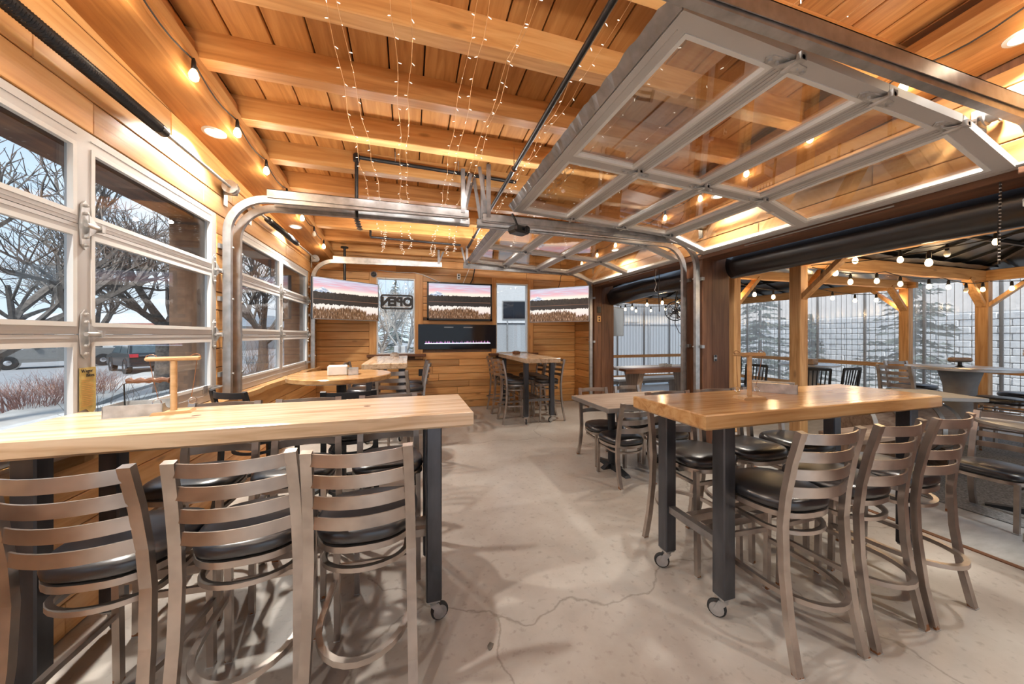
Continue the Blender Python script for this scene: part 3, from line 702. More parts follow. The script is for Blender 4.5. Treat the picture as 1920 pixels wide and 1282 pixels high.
def bar_table(label, cx, cy, L, Wd, rz, mat, seed, top=1.06):
    t = empty('bar_table', (cx, cy, 0), rz, label, 'table', 'steel-legged high tables on casters')
    slab(L, Wd, .075, seed).build('tabletop', mat, t, loc=(0, 0, top))
    lx, ly = L/2-.19, Wd/2-.075
    for sx_ in (-1, 1):
        for sy_ in (-1, 1):
            B().cbox((sx_*lx, sy_*ly, (.118+top-.075)/2), (.075, .075, top-.075-.118), ch=.006).build('leg', 'table_steel', t)
            b, bw_ = B(), B(); caster(b, bw_, sx_*lx, sy_*ly, random.uniform(-1, 1)+(0 if sx_ > 0 else 2.5))
            c_ = b.build('caster', 'galv', t, 'x'); bw_.build('wheel', 'rubber', c_, 'x')
    for sx_ in (-1, 1): B().box(sx_*lx-.02, sx_*lx+.02, -ly+.037, ly-.037, .36, .40).build('cross_bar', 'galv_dark', t)
    for sy_ in (-1, 1): B().box(-lx+.02, lx-.02, sy_*.05-.02, sy_*.05+.02, .365, .405).build('long_bar', 'stool_metal', t)
    b = B(); b.box(-L/2+.1, L/2-.1, -.02, .02, top-.10, top-.075); b.box(-lx, lx, -ly-.015, -ly+.015, top-.105, top-.075) if False else None
    b.build('apron_bar', 'galv_dark', t)
    for i, q in enumerate((-.18, .22)):
        B().lathe([(.001, .0006), (.016, .0004), (.018, 0)], (q*L, .02, top), 12).build('knot_plug', 'stain_x', t)
    return t
bar_table('pale thick plank bar table in the left foreground reaching the glazed door', -.625, 1.965, 1.87, .53, 0, 'top_x', 3)
bar_table('honey-coloured plank bar table in the right foreground', 2.272, 1.565, 1.86, .55, 0, 'top_warm_x', 5)
bar_table('far high table on casters under the right window', 2.045, 5.94, 1.70, .60, R(90), 'top_y', 7, 1.07)
bar_table('far high table below the open sign', -.30, 5.62, 1.75, .56, R(90), 'top_y', 9, 1.07)
def round_bar(label, cx, cy, r, z, mat, edge=.05):
    t = empty('round_table', (cx, cy, 0), 0, label, 'table')
    B().lathe([(r-.012, -edge), (r, -edge+.01), (r, -.008), (r-.008, 0)], (0, 0, z), 44).build('tabletop', mat, t, 'x')
    B().lathe([(.045, .04), (.045, z-edge-.01), (.12, z-edge-.01), (.12, z-edge)], (0, 0, 0), 20).build('column', 'cast_black', t, 'x')
    b = B()
    for a in range(4): b.prism([(.03, 0), (.33, 0), (.33, .02), (.05, .07)], -.03, .03, 'y', Matrix.Rotation(R(45+90*a), 4, 'Z'))
    b.build('base', 'cast_black', t); return t
round_bar('round wooden high table with black pedestal by the glazed door', -.63, 3.70, .46, 1.06, 'top_warm_x')
t = empty('dining_table', (2.47, 3.27, 0), 0, 'grey rectangular dining table with two black pedestals', 'table')
slab(1.28, .76, .04, 11, .0, .004).build('tabletop', 'grey_wood_x', t, loc=(0, 0, .735))
b = B(); b.box(-.645, -.640, -.385, .385, .69, .733).box(.640, .645, -.385, .385, .69, .733).box(-.64, .64, -.385, -.381, .69, .733).box(-.64, .64, .381, .385, .69, .733); b.build('metal_edge', 'brushed', t)
for x_ in (-.36, .30):
    p_ = B().lathe([(.038, .05), (.038, .67), (.10, .67), (.10, .694)], (x_, 0, 0), 18).build('pedestal', 'cast_black', t, 'x')
    b = B(); b.prism([(-.30, 0), (.30, 0), (.28, .02), (.05, .06), (-.05, .06), (-.28, .02)], x_-.03, x_+.03, 'x'); b.prism([(x_-.12, 0), (x_+.12, 0), (x_+.05, .055), (x_-.05, .055)], -.03, .03, 'y'); b.build('foot', 'cast_black', p_)
    b = B(); b.box(x_-.02, x_+.02, -.36, .36, .675, .694); b.build('support', 'cast_black', t)

# ---- things on the tables
def game(label, x, y, z, rz):
    t = empty('ring_game', (x, y, z), rz, label, 'game', 'wooden T-shaped table games')
    B().prism([(-.075, .0), (.075, 0), (.065, .014), (-.065, .014)], -.045, .045, 'y').build('base_board', 'dowel', t)
    B().lathe([(.013, .014), (.013, .255)], (0, 0, 0), 14).build('post', 'dowel', t, 'x')
    B().cbox((0, 0, .265), (.20, .032, .02), ch=.006).build('crossbar', 'dowel', t)
    b = B()
    for s in (-1, 1):
        b.tube([(s*.085, 0, .255), (s*.075, .01, .17), (s*.06, .02, .07)], .0014, 5); b.tube(arc((s*.08, 0, .27), .02, 0, math.pi*1.2, 8, (1, 0, 0), (0, .4, .8)), .002, 5)
    b.build('string', 'copper_cord', t)
    b = B()
    for s in (-1, 1): b.tube(arc((s*.065, .02, .052), .016, 0, 2*math.pi, 12, (1, 0, 0), (0, .3, .95))[:-1], .0022, 5, (0, 1, 0), True)
    b.build('ring', 'chrome', t, 'x'); return t
game('wooden T-shaped ring game on the left bar table', -1.10, 2.085, 1.06, R(14))
game('wooden T-shaped ring game on the right bar table', 1.955, 1.565, 1.06, R(-10))
def tin_tray(name, label, x, y, z, rz, L, Wd, h, mat, handle=False, fill=None):
    t = empty(name, (x, y, z), rz, label, 'tray'); th = .004
    b = B(); b.box(-L/2, L/2, -Wd/2, Wd/2, 0, th).box(-L/2, L/2, -Wd/2, -Wd/2+th, th, h).box(-L/2, L/2, Wd/2-th, Wd/2, th, h).box(-L/2, -L/2+th, -Wd/2, Wd/2, th, h)
    n = 10; poly = [(-Wd/2, th), (Wd/2, th), (Wd/2, h)]
    for i in range(n+1): a = math.pi*i/n; poly.append((Wd*.34*math.cos(a), h-(h*.62)*math.sin(a)))
    poly.append((-Wd/2, h)); b.prism(poly, L/2-th, L/2, 'x'); b.build('tray_body', mat, t)
    if handle:
        b = B()
        for s in (-1, 1): b.tube([(-L*.42+.19*(s > 0), Wd/2-.02, th), (-L*.42+.19*(s > 0), Wd/2-.03, h+.085), (-L*.42+.03+.13*(s > 0), Wd/2-.03, h+.10)], .003, 6)
        b.build('wire', 'black_iron', t)
        B().tube([(-L*.42+.01+.16*i/12, Wd/2-.03, h+.10+.003*math.sin(i*2)) for i in range(13)], .012, 8, scales=[1+.25*math.sin(i*2.2) for i in range(13)]).build('rope_grip', 'stain_x', t, 'x')
    if fill: B().cbox((-.01, 0, h*.45), (L*.86, Wd*.86, h*.7), ch=.004).build('napkins', fill, t)
    return t
tin_tray('condiment_tray', 'whitewashed metal tray with rope handle on the left bar table', -1.235, 2.11, 1.06, R(6), .21, .15, .055, 'tin', True)
tin_tray('condiment_tray', 'grey metal tray with wooden insert on the right bar table', 2.36, 1.72, 1.06, R(-50), .24, .16, .06, 'tin', False, 'dowel')
t = empty('napkin_holder', (-.62, 3.63, 1.06), R(8), 'white paper box in a metal caddy on the round table', 'napkin holder')
B().cbox((-.03, 0, .045), (.17, .13, .09), ch=.008).build('box', 'white_paper', t)
b = B(); b.box(.06, .15, -.075, -.071, 0, .06).box(.06, .15, .071, .075, 0, .06).box(.06, .15, -.075, .075, 0, .004).box(.146, .15, -.075, .075, 0, .05).box(.06, .064, -.075, .075, 0, .06); b.build('caddy', 'tin', t)
for x_, lb in ((-.24, 'small round basket on the high table under the open sign'), (2.0, 'small brown basket on the far right high table')):
    t = empty('basket', (x_, 6.38, 1.07), 0, lb, 'basket')
    B().lathe([(.05, 0), (.075, .05), (.080, .05), (.072, .002), (.05, .003)], (0, 0, 0), 18).build('bowl', 'tin' if x_ < 0 else 'stain_x', t, 'x')
    b = B()
    for a in range(5): b.cbox((.03*math.cos(a*1.3), .03*math.sin(a*1.3), .04), (.04, .03, .05))
    b.build('packets', 'grey_wood_x', t)

# ================================================================ SCREENS, FIREPLACE, SIGN
def tv(label, p0, p1, z0, z1, mount=None, tilt=0, bez=.012, mat='lake_screen', bm='black_plastic'):
    p0, p1 = Vector((*p0, 0)), Vector((*p1, 0)); wd = (p1-p0).length; c = (p0+p1)/2
    t = empty('television', (c.x, c.y, z0), math.atan2(p1.y-p0.y, p1.x-p0.x), label, 'television'); h = z1-z0
    B().cbox((0, .025, h/2), (wd, .045, h), ch=.006).build('cabinet', bm, t)
    b = B(); b.box(-wd/2, wd/2, -.006, .004, 0, bez*1.2).box(-wd/2, wd/2, -.006, .004, h-bez, h).box(-wd/2, -wd/2+bez, -.006, .004, 0, h).box(wd/2-bez, wd/2, -.006, .004, 0, h); b.build('bezel', bm if bez > .015 else 'galv_dark', t)
    B().box(-wd/2+bez, wd/2-bez, -.003, .002, bez*1.2, h-bez).build('screen', mat, t)
    b = B(); b.cbox((0, .07, h*.55), (.25, .05, .25)); b.cbox((0, .12, h*.55), (.08, .12, .08)) if not mount else b.tube([(0, .10, h*.5), (0, .11, mount-z0)], .022, 10) and b.lathe([(.06, mount-z0-.02), (.06, mount-z0)], (0, .11, 0), 14)
    b.build('mount', 'black_iron', t)
    if tilt: t.rotation_euler = (R(tilt), 0, t.rotation_euler.z)
    return t
tv('middle television showing a lake at sunset above the fireplace', (.335, 6.74), (1.60, 6.74), 1.725, 2.46, bez=.03)
tv('left television showing a lake at sunset, angled in the left corner', (-1.44, 6.02), (-.53, 6.70), 1.69, 2.36, mount=zj(6.6)-.0)
tv('right television showing a lake at sunset, angled in the right corner', (2.28, 6.38), (3.11, 5.53), 1.685, 2.335)
f = empty('electric_fireplace', ((FPL[0]+FPL[1])/2, YB, FPL[2]), 0, 'wide black wall fireplace with a glowing strip under the screen', 'fireplace')
wd = FPL[1]-FPL[0]; h = FPL[3]-FPL[2]
b = B(); b.box(-wd/2, wd/2, -.02, .02, 0, .10).box(-wd/2, wd/2, -.02, .02, h-.10, h).box(-wd/2, -wd/2+.12, -.02, .02, .10, h-.10).box(wd/2-.12, wd/2, -.02, .02, .10, h-.10); b.build('front_frame', 'dark_glass', f)
b = B(); b.box(-wd/2+.12, wd/2-.12, .0, .01, .10, h-.10); b.build('firebox', 'dark_glass', f)
B().box(-wd/2+.125, wd/2-.125, -.012, .0, .105, .118).build('light_strip', 'led_blue', f)
b = B(); r_ = random.Random(4)
for i in range(70):
    x_ = -wd/2+.14+(wd-.28)*r_.random(); hh = .015+.035*r_.random(); b.add([(x_-.008, -.004, .118), (x_+.008, -.004, .118), (x_+.004*r_.uniform(-1, 1), -.004, .118+hh), (x_, -.008, .118)], [(0, 1, 2), (0, 3, 2), (1, 2, 3), (0, 1, 3)])
tag(b.build('flames', 'flame', f), kind='stuff')
b = B()
for x_ in (-.28, .10): b.box(x_, x_+.18, -.024, -.02, h-.062, h-.048)
b.build('vent_slot', 'galv', f)
s_ = empty('neon_sign', (-.212, 6.80, 1.926), 0, 'black open sign seen from behind, hanging in the left window', 'sign')
def rrect(w_, h_, r, n=6):
    out = []
    for cx, cy, a0 in ((w_/2-r, h_/2-r, 0), (-w_/2+r, h_/2-r, 90), (-w_/2+r, -h_/2+r, 180), (w_/2-r, -h_/2+r, 270)):
        out += [(cx+r*math.cos(R(a0+90*i/n)), cy+r*math.sin(R(a0+90*i/n))) for i in range(n+1)]
    return out
B().bar([(x_, 0, .1325+z_) for x_, z_ in rrect(.55, .245, .035)], .03, .03, (0, 1, 0), True).build('frame', 'black_plastic', s_)
text(s_, 'OPEN', .215, frame_mtx((0, 0, .1325), (-1, 0, 0), (0, 0, 1), (0, 1, 0)), 'black_plastic', 'lettering', .012, .013)
b = B(); b.box(-.25, .25, -.004, .004, .045, .06).box(-.25, .25, -.004, .004, .205, .22); b.build('back_bar', 'white_plastic', s_)
b = B()
for x_ in (-.2, .2): b.tube([(x_, 0, .25), (x_, .01, .59)], .0015, 5)
b.build('hanging_wire', 'cord_black', s_)
t = empty('security_camera', (-.62, YB-.01, 2.56), 0, 'small grey dome camera above the left window', 'camera')
B().lathe([(.055, 0), (.055, .03)], (0, 0, 0), 16, Matrix.Rotation(R(90), 3, 'X')).build('base', 'camera_grey', t, 'x')
B().lathe([(0, .075), (.03, .068), (.045, .03)], (0, 0, 0), 16, Matrix.Rotation(R(90), 3, 'X')).build('dome', 'black_plastic', t, 'x')
# cables along the top of the back wall
def cable(label, pts, r, mat):
    return tag(B().tube(pts, r, 6).build('cable', mat), label, 'cable')
cable('white cable draped above the left window to the middle screen', [(-.55, YB-.025, 2.64), (-.2, YB-.03, 2.62), (.1, YB-.03, 2.63), (.25, YB-.03, 2.60), (.5, YB-.04, 2.50), (.62, YB-.06, 2.45)], .008, 'white_plastic')
cable('black cables hanging from the joists down behind middle screen', [(1.27, YB-.12, 2.90), (1.25, YB-.06, 2.70), (1.22, YB-.05, 2.55), (1.16, YB-.05, 2.44)], .012, 'cord_black')
cable('white cable hanging from the joists behind middle screen', [(1.20, YB-.12, 2.90), (1.12, YB-.06, 2.68), (1.02, YB-.05, 2.44)], .006, 'white_plastic')
cable('thin cable running from right screen up to the beam', [(2.75, 6.1, 2.3), (2.85, 6.2, 2.5), (2.95, 6.4, 2.62), (3.1, 6.6, 2.75)], .006, 'cord_black')
def plate(name, label, x, y, z, ax, mat, w_=.07, h_=.115):
    o = empty(name, (x, y, z), 0, label, 'outlet')
    d = (.008, w_, h_) if ax == 'x' else (w_, .008, h_); B().cbox((0, 0, 0), d, ch=.003).build('cover', mat, o)
    b = B(); n = (1, 0) if ax == 'x' and x < 0 else ((-1, 0) if ax == 'x' else (0, -1))
    for s in (-1, 1): b.cbox((n[0]*.005, n[1]*.005, s*.025), (.006 if ax == 'x' else .03, .03 if ax == 'x' else .006, .028))
    b.build('socket', 'black_plastic', o); return o
plate('wall_outlet', 'black outlet low on the back wall beside high table legs', -.02+.25, YB-.011, .72, 'y', 'black_plastic', .10, .13)
plate('wall_outlet', 'white outlet on the back wall above the middle screen', .95, YB-.011, 2.60, 'y', 'white_plastic')
plate('wall_outlet', 'dark outlet on the boards under the left corner screen', XL+.006, 6.60, 1.16, 'x', 'black_plastic')
# projector hung in front of the track
p = empty('projector', (1.07, 3.32, 2.45), R(20), 'small black projector hanging below the middle track', 'projector')
B().cbox((0, 0, .05), (.20, .15, .075), ch=.022).build('housing', 'black_plastic', p)
B().lathe([(.028, 0), (.034, .025), (.024, .03)], (.03, -.075, .045), 16, Matrix.Rotation(R(90), 3, 'X')).build('lens', 'dark_glass', p, 'x')
B().tube([(-.02, 0, .085), (-.03, .02, .15), (-.05, .05, .22)], .012, 8).build('mount_arm', 'black_iron', p)

# ================================================================ PIPES UNDER THE JOISTS
t = empty('gas_pipe', (.95, 3, 3.0), 0, 'long black iron pipe running along the ceiling', 'pipe')
B().tube([(.0, -2.6, .10), (.0, 2.75, -.09)], .020, 14).build('pipe_run', 'black_iron', t, 'x')
b = B()
for y_ in (-1.6, 0.1, 1.2, 2.2):
    zz = .10-.19*(y_+2.6)/5.35; b.tube([(.026*math.cos(i*.5), y_, zz+.026*math.sin(i*.5)) for i in range(13)], .006, 5, (0, 1, 0)); b.tube([(0, y_, zz+.026), (0, y_, zj(3+y_)-3.0+.04)], .004, 5)
b.build('pipe_hanger', 'copper_cord', t)
t = empty('heater_pipe', (-.495, 3.70, 2.50), 0, 'black pipe crossing under the joists with a drop ending in a fitting', 'pipe')
zt = .70
B().tube([(.0, 0, zt), (1.66, .02, zt-.03)], .019, 12).build('pipe_run', 'black_iron', t, 'x')
B().lathe([(.03, -.035), (.032, .03), (.02, .045)], (0, 0, zt-.01), 14).build('elbow', 'black_iron', t, 'x')
B().tube([(0, 0, zt-.02), (0, 0, .10)], .017, 12).build('drop_pipe', 'black_iron', t, 'x')
b = B()
for i in range(5): b.lathe([(.014, -.012), (.030, 0), (.014, .012)], (.0+.008*i, -.006*i, .09-.026*i), 12)
b.build('fitting', 'galv_dark', t, 'x')
b = B(); b.box(.36, .366, -.015, .015, zt, zt+.10).box(1.0, 1.006, -.015, .015, zt-.01, zt+.10); b.build('strap', 'galv', t)
t = empty('branch_pipe', (-.55, 5.55, 2.75), 0, 'short black pipe under the farthest joists', 'pipe')
B().tube([(.0, 0, .16), (1.35, .0, .14)], .017, 10).build('pipe_run', 'black_iron', t, 'x'); B().tube([(0, 0, .17), (0, 0, .26)], .017, 8).build('riser', 'black_iron', t)

# ================================================================ LIGHTS OF THE ROOM
def lamp(kind, name, parent, loc, energy, col, size=.05, spread=None):
    L = bpy.data.lights.new(name, kind); L.energy = energy; L.color = col
    if kind == 'AREA':
        L.shape = 'DISK'; L.size = size
        if spread: L.spread = spread
    else: L.shadow_soft_size = size
    o = bpy.data.objects.new(name, L); COL.objects.link(o); o.parent = parent; o.location = loc; return o
def bulb_string(label, x, ys, off, z_of, dx, energy):
    t = empty('string_light', (x, ys[0], z_of(ys[0])), 0, label, 'string lights'); z0 = z_of(ys[0])
    pts = []
    for a, c in zip(ys, ys[1:]):
        for i in range(6): u = i/6; y_ = a+(c-a)*u; pts.append((.0, y_-ys[0], z_of(y_)-z0-.05*math.sin(math.pi*u)))
    B().tube(pts, .005, 6).build('cord', 'cord_black', t)
    for i, y_ in enumerate(ys):
        q = (.0+dx, y_-ys[0], z_of(y_)-z0)
        sk = B().lathe([(.006, 0), (.012, -.02), (.014, -.065), (.010, -.07)], q, 10).build('socket', 'black_plastic', t, 'x')
        on = i not in off
        B().lathe([(.011, -.068), (.020, -.085), (.026, -.105), (.022, -.128), (.010, -.138), (0, -.14)], q, 12).build('bulb', 'bulb' if on else 'bulb_off', sk, 'all')
        if on and energy: lamp('POINT', 'bulb_light', t, (q[0]+dx*1.5, q[1], q[2]-.165), energy, (1, .82, .60), .03)
    return t
bulb_string('globe string lights along the left beam', XL+.30, [.9+.56*i for i in range(10)], (8,), lambda y: zj(y)-.07, .012, 3)
bulb_string('globe string lights along the right beam above the raised doors', XR-.305, [.9+.56*i for i in range(10)], (), lambda y: zj(y)-.07, -.012, 3)
def downlight(label, x, y, e):
    z = zj(y)-.19; t = empty('downlight', (x, y, z), 0, label, 'light', 'recessed lights in the side beams'); t.rotation_euler = (-math.atan(.065), 0, 0)
    B().lathe([(.052, .0), (.075, .0), (.075, -.006), (.056, -.009)], (0, 0, 0), 28, None, True).build('trim_ring', 'white_plastic', t, 'x')
    B().lathe([(0, -.004), (.054, -.004), (.054, .0)], (0, 0, 0), 24).build('lens', 'lamp_lens', t)
    lamp('AREA', 'downlight_lamp', t, (0, 0, -.014), e, (1, .95, .87), .10, R(125))
for x_, y_, lb in ((XL+.16, 1.15, 'recessed light in the left beam nearest the viewer'), (XL+.16, 3.15, 'recessed light in the left beam above the large glazed door'), (XL+.16, 5.10, 'recessed light in the left beam near the corner screen'), (XR-.20, 1.02, 'recessed light in the right beam at the top right edge'), (XR-.20, 3.0, 'recessed light in the right beam seen through the near raised door'), (XR-.20, 5.0, 'recessed light in the right beam above the far raised door'), (XL+.14, -1.0, 'recessed light in the left beam behind the viewer'), (XR-.20, -1.0, 'recessed light in the right beam behind the viewer')):
    downlight(lb, x_, y_, 34)
# fairy-light strands tied along the underside of the joists
strands = [(-.43, .2, 5.75), (-.34, .2, 5.5), (-.09, .2, 5.8), (.0, .2, 5.6), (.37, .2, 5.7), (.42, .2, 5.8), (.60, .2, 5.75), (.66, .2, 5.5), (1.08, .2, 5.4), (1.13, .2, 5.6), (1.55, .4, 5.0), (1.62, .4, 5.2), (2.0, .4, 5.0), (2.35, .4, 5.0)]
ordn = ['first', 'second', 'third', 'fourth', 'fifth', 'sixth', 'seventh', 'eighth', 'ninth', 'tenth', 'eleventh', 'twelfth', 'thirteenth', 'fourteenth']
for k, (x_, y0, y1) in enumerate(strands):
    r_ = random.Random(20+k); t = empty('fairy_light_strand', (x_, 3.0, zj(3.0)), 0, 'thin wire strand of tiny fairy lights under the joists, %s from the left' % ordn[k], 'fairy lights', 'fairy light strands under the joists')
    wr_, ld = B(), B(); pts = []; n = int((y1-y0)/.15); js = [2.666+.575*q+.06 for q in range(-5, 7)]
    for i in range(n+1):
        y_ = y0+(y1-y0)*i/n; ph = ((y_-js[0]) % .575)/.575; sag = .035*math.sin(math.pi*ph)
        pts.append((.010*math.sin(i*1.3+k)+.02*math.sin(i*.21+k*2), y_-3, zj(y_)-zj(3.0)-.010-sag))
    for j in range(7):   # loose end hanging down
        q = pts[-1]; pts.append((q[0]+r_.uniform(-.02, .02), q[1]+r_.uniform(-.01, .02), q[2]-.028))
    wr_.tube(pts, .0016, 4).build('wire', 'wire', t)
    for i, q in enumerate(pts):
        for rep in range(1 if i < n else 2):
            a = r_.uniform(0, 6.28); d = Vector((math.cos(a), .4*math.sin(a), -.5+.4*r_.random())).normalized(); q0 = Vector(q)+d*.004; q1 = q0+d*.020
            ld.tube([q0, q0+d*.014, q1], .0029, 5, scales=[.7, 1, .5])
    tag(ld.build('tiny_bulbs', 'led', t), kind='stuff')
    if k % 2 == 0:
        for y_ in (1.2, 3.3, 5.2): lamp('POINT', 'strand_fill', t, (0, y_-3, zj(y_)-zj(3.0)-.22), 3.2 if y_ < 5 else 5.5, (1, .97, .92), .02)  # fill lamps added in open air below the strands, stronger at the back
# ================================================================ PATIO
EZ = 2.30
def gazebo(label, y0, y1, peak=3.25):
    x0, x1 = 4.68, 8.80; cx, cy = (x0+x1)/2, (y0+y1)/2
    g = empty('gazebo', (cx, cy, 0), 0, label, 'gazebo', 'timber gazebos with black metal roofs')
    for px in (x0, x1):
        for py in (y0, y1): B().cbox((px-cx, py-cy, EZ/2), (.135, .135, EZ), ch=.008).build('post', 'patio_z', g)
    for py in (y0, y1): B().cbox((0, py-cy, EZ+.08), (x1-x0+.3, .075, .17), ch=.006).build('beam', 'patio_x', g)
    for px in (x0, x1): B().cbox((px-cx, 0, EZ+.08), (.075, y1-y0+.3, .17), ch=.006).build('beam', 'patio_y', g)
    def brace(p, d):
        d = Vector(d); a = Vector(p)+Vector((0, 0, EZ-.42))+d*.05; e = Vector(p)+Vector((0, 0, EZ+.02))+d*.48
        B().bar([a, a+Vector((0, 0, .02)), e], .05, .10, d.cross(Vector((0, 0, 1)))).build('brace', 'patio_z', g)
    for px, sx_ in ((x0-cx, 1), (x1-cx, -1)):
        for py, sy_ in ((y0-cy, 1), (y1-cy, -1)): brace((px, py, 0), (sx_, 0, 0)); brace((px, py, 0), (0, sy_, 0))
    o_ = .28; e = [(x0-o_-cx, y0-o_-cy), (x1+o_-cx, y0-o_-cy), (x1+o_-cx, y1+o_-cy), (x0-o_-cx, y1+o_-cy)]; ez = EZ+.14
    for i in range(4):
        a, c = Vector((*e[i], ez)), Vector((*e[(i+1) % 4], ez)); pk = Vector((0, 0, peak))
        pn_ = B(); n_ = (c-a).cross(pk-a).normalized()
        pn_.add([a, c, pk, a+n_*.012, c+n_*.012, pk+n_*.012], [(0, 1, 2), (3, 5, 4), (0, 3, 4, 1), (1, 4, 5, 2), (2, 5, 3, 0)]); pn_.build('roof_panel', 'roof_black', g)
        L = (c-a).length; k = 9; rb = None
        for j in range(1, k):
            u = j/k; s = a+(c-a)*u; tt = min(u, 1-u)*2; top = s+(pk-(a+c)/2)*tt
            if tt > .1: B().bar([s+Vector((0, 0, -.015)), top+Vector((0, 0, -.015))], .03, .03).build('rib', 'roof_black', g)
        for u in (.35, .68): B().bar([a+(pk-a)*u+Vector((0, 0, -.03)), c+(pk-c)*u+Vector((0, 0, -.03))], .04, .04).build('purlin', 'roof_black', g)
        B().bar([a+Vector((0, 0, -.03)), pk+Vector((0, 0, -.03))], .05, .05).build('hip_rafter', 'roof_black', g)
    return g
gazebo('timber gazebo with black metal roof on the near part of the patio', -1.2, 3.1)
gazebo('timber gazebo with black metal roof on the far part of the patio', 4.0, 8.0)
# gutter sheet slung between the two gazebos
b = B(); nx, ny = 26, 8; r_ = random.Random(5)
vs = [(4.5+4.6*i/nx, 2.98+1.16*j/ny, 2.50-.16*math.sin(math.pi*j/ny)+.02*r_.random()) for i in range(nx+1) for j in range(ny+1)]
b.add(vs, [(i*(ny+1)+j, i*(ny+1)+j+1, (i+1)*(ny+1)+j+1, (i+1)*(ny+1)+j) for i in range(nx) for j in range(ny)])
tag(b.build('gutter_sheet', 'tarp', None, 'all'), 'wrinkled black sheet slung between the two gazebo roofs', 'tarp')
# rolled black vinyl curtains over the door openings
def roll(label, y0, y1, x_, zc, r0, seed, wr_):
    r_ = random.Random(seed); n, k = 40, 20; b = B(); vs = []
    ph = [r_.uniform(0, 6) for _ in range(6)]
    for i in range(n+1):
        u = i/n; y_ = y0+(y1-y0)*u; rr = r0*(1+.06*math.sin(u*7+ph[0])); sagz = -wr_*1.6*max(0, u-.55)
        for j in range(k):
            a = 2*math.pi*j/k; f_ = 1+wr_*(.5*math.sin(5*a+u*9+ph[1])+.35*math.sin(9*a-u*14+ph[2]))+.03*math.sin(3*a+ph[3])
            vs.append((x_+rr*.9*f_*math.cos(a), y_, zc+sagz+rr*f_*math.sin(a)))
    fs = [(i*k+j, i*k+(j+1) % k, (i+1)*k+(j+1) % k, (i+1)*k+j) for i in range(n) for j in range(k)]+[tuple(range(k))[::-1], tuple(n*k+j for j in range(k))]
    t = empty('rolled_curtain', (x_, (y0+y1)/2, zc), 0, label, 'curtain', 'rolled black vinyl curtains'); o = b.add(vs, fs).build('roll', 'tarp', t, 'all'); o.location = (-x_, -(y0+y1)/2, -zc)
    o = B().box(x_-.02, x_+.02, y0, y1, zc+r0*.7, 2.47).build('valance', 'tarp', t); o.location = (-x_, -(y0+y1)/2, -zc)
    return t
roll('smooth rolled black curtain above the near door opening', -1.5, 3.36, 3.93, 2.315, .15, 2, .012)
roll('wrinkled rolled black curtain above the far door opening', 3.80, 6.0, 3.93, 2.27, .165, 3, .10)
c_ = empty('pull_cord', (3.50, 1.17, 2.40), 0, 'black and white pull cord hanging from the near raised door', 'cord')
B().tube([(0, 0, 0), (.01, .0, -.10), (.01, .01, -.3), (.02, .01, -.52)], .005, 6).build('rope', 'cord_black', c_)
b = B()
for i in range(22): b.lathe([(.0056, -.003), (.0056, .003)], (.005+.0005*i, .0004*i, -.03-.022*i), 6)
tag(b.build('white_fleck', 'white_plastic', c_), kind='stuff')
c_ = empty('pull_cord', (3.46, 4.15, 2.40), 0, 'knotted pull cord hanging from the far raised door', 'cord')
B().tube([(0, 0, 0), (.01, .0, -.18), (.0, .01, -.32), (.02, .01, -.62)], .006, 6).build('rope', 'cord_black', c_)
B().tube([(0, .06, .0), (.0, .08, -.15), (.0, .05, -.22), (.0, .09, -.30), (0, .06, -.33)], .004, 6).build('tail', 'white_plastic', c_)
# cage fan on the gazebo beam
f = empty('cage_fan', (4.45, 4.92, 1.86), R(-42), 'black round cage fan hanging beyond the far door', 'fan')
b = B()
for r_, y_ in ((.17, 0), (.165, -.03), (.165, .03), (.12, -.045), (.06, -.05)): b.tube([(r_*math.cos(i*math.pi/14), y_, r_*math.sin(i*math.pi/14)) for i in range(28)], .005, 5, (0, 1, 0), True)
for i in range(24): a = i*math.pi/12; b.tube([(.04*math.cos(a), -.05, .04*math.sin(a)), (.12*math.cos(a), -.045, .12*math.sin(a)), (.17*math.cos(a), 0, .17*math.sin(a))], .0025, 4, (0, 1, 0))
b.build('cage', 'black_plastic', f)
b = B()
for i in range(5): a = i*1.257; b.add([(.03*math.cos(a), 0, .03*math.sin(a)), (.15*math.cos(a-.25), .015, .15*math.sin(a-.25)), (.15*math.cos(a+.25), -.015, .15*math.sin(a+.25)), (.03*math.cos(a+.6), -.01, .03*math.sin(a+.6)), (.09*math.cos(a), .012, .09*math.sin(a))], [(0, 1, 4), (1, 2, 4), (2, 3, 4), (3, 0, 4)])
b.build('blade', 'galv_dark', f); B().lathe([(.05, 0), (.05, .12), (.03, .15)], (0, 0, 0), 16, Matrix.Rotation(R(-90), 3, 'X')).build('motor', 'black_plastic', f, 'x')
B().tube([(0, .10, .02), (.0, .16, .2), (.05, .2, .46)], .012, 8).build('bracket', 'black_iron', f)
B().tube([(.0, .12, -.04), (-.01, .1, -.22), (.06, .1, -.38), (.18, .1, -.45), (.3, .1, -.47)], .006, 6).build('power_cord', 'cord_black', f)
tv('grey patio screen hanging beyond the far right pier', (4.02, 6.22), (4.40, 6.37), 1.42, 2.02, mat='patio_screen', bez=.01)
for z_, lb, mt in ((1.94, 'black outlet box on the far right pier', 'black_plastic'), (1.76, 'wooden switch plate on the far right pier', 'pine_z')): plate('wall_outlet', lb, XR+.10, 6.013, z_, 'y', mt, .085, .12)
plate('wall_outlet', 'small box low on the pier between the right doors', XR+.20, 3.415, 1.15, 'y', 'galv', .05, .08)
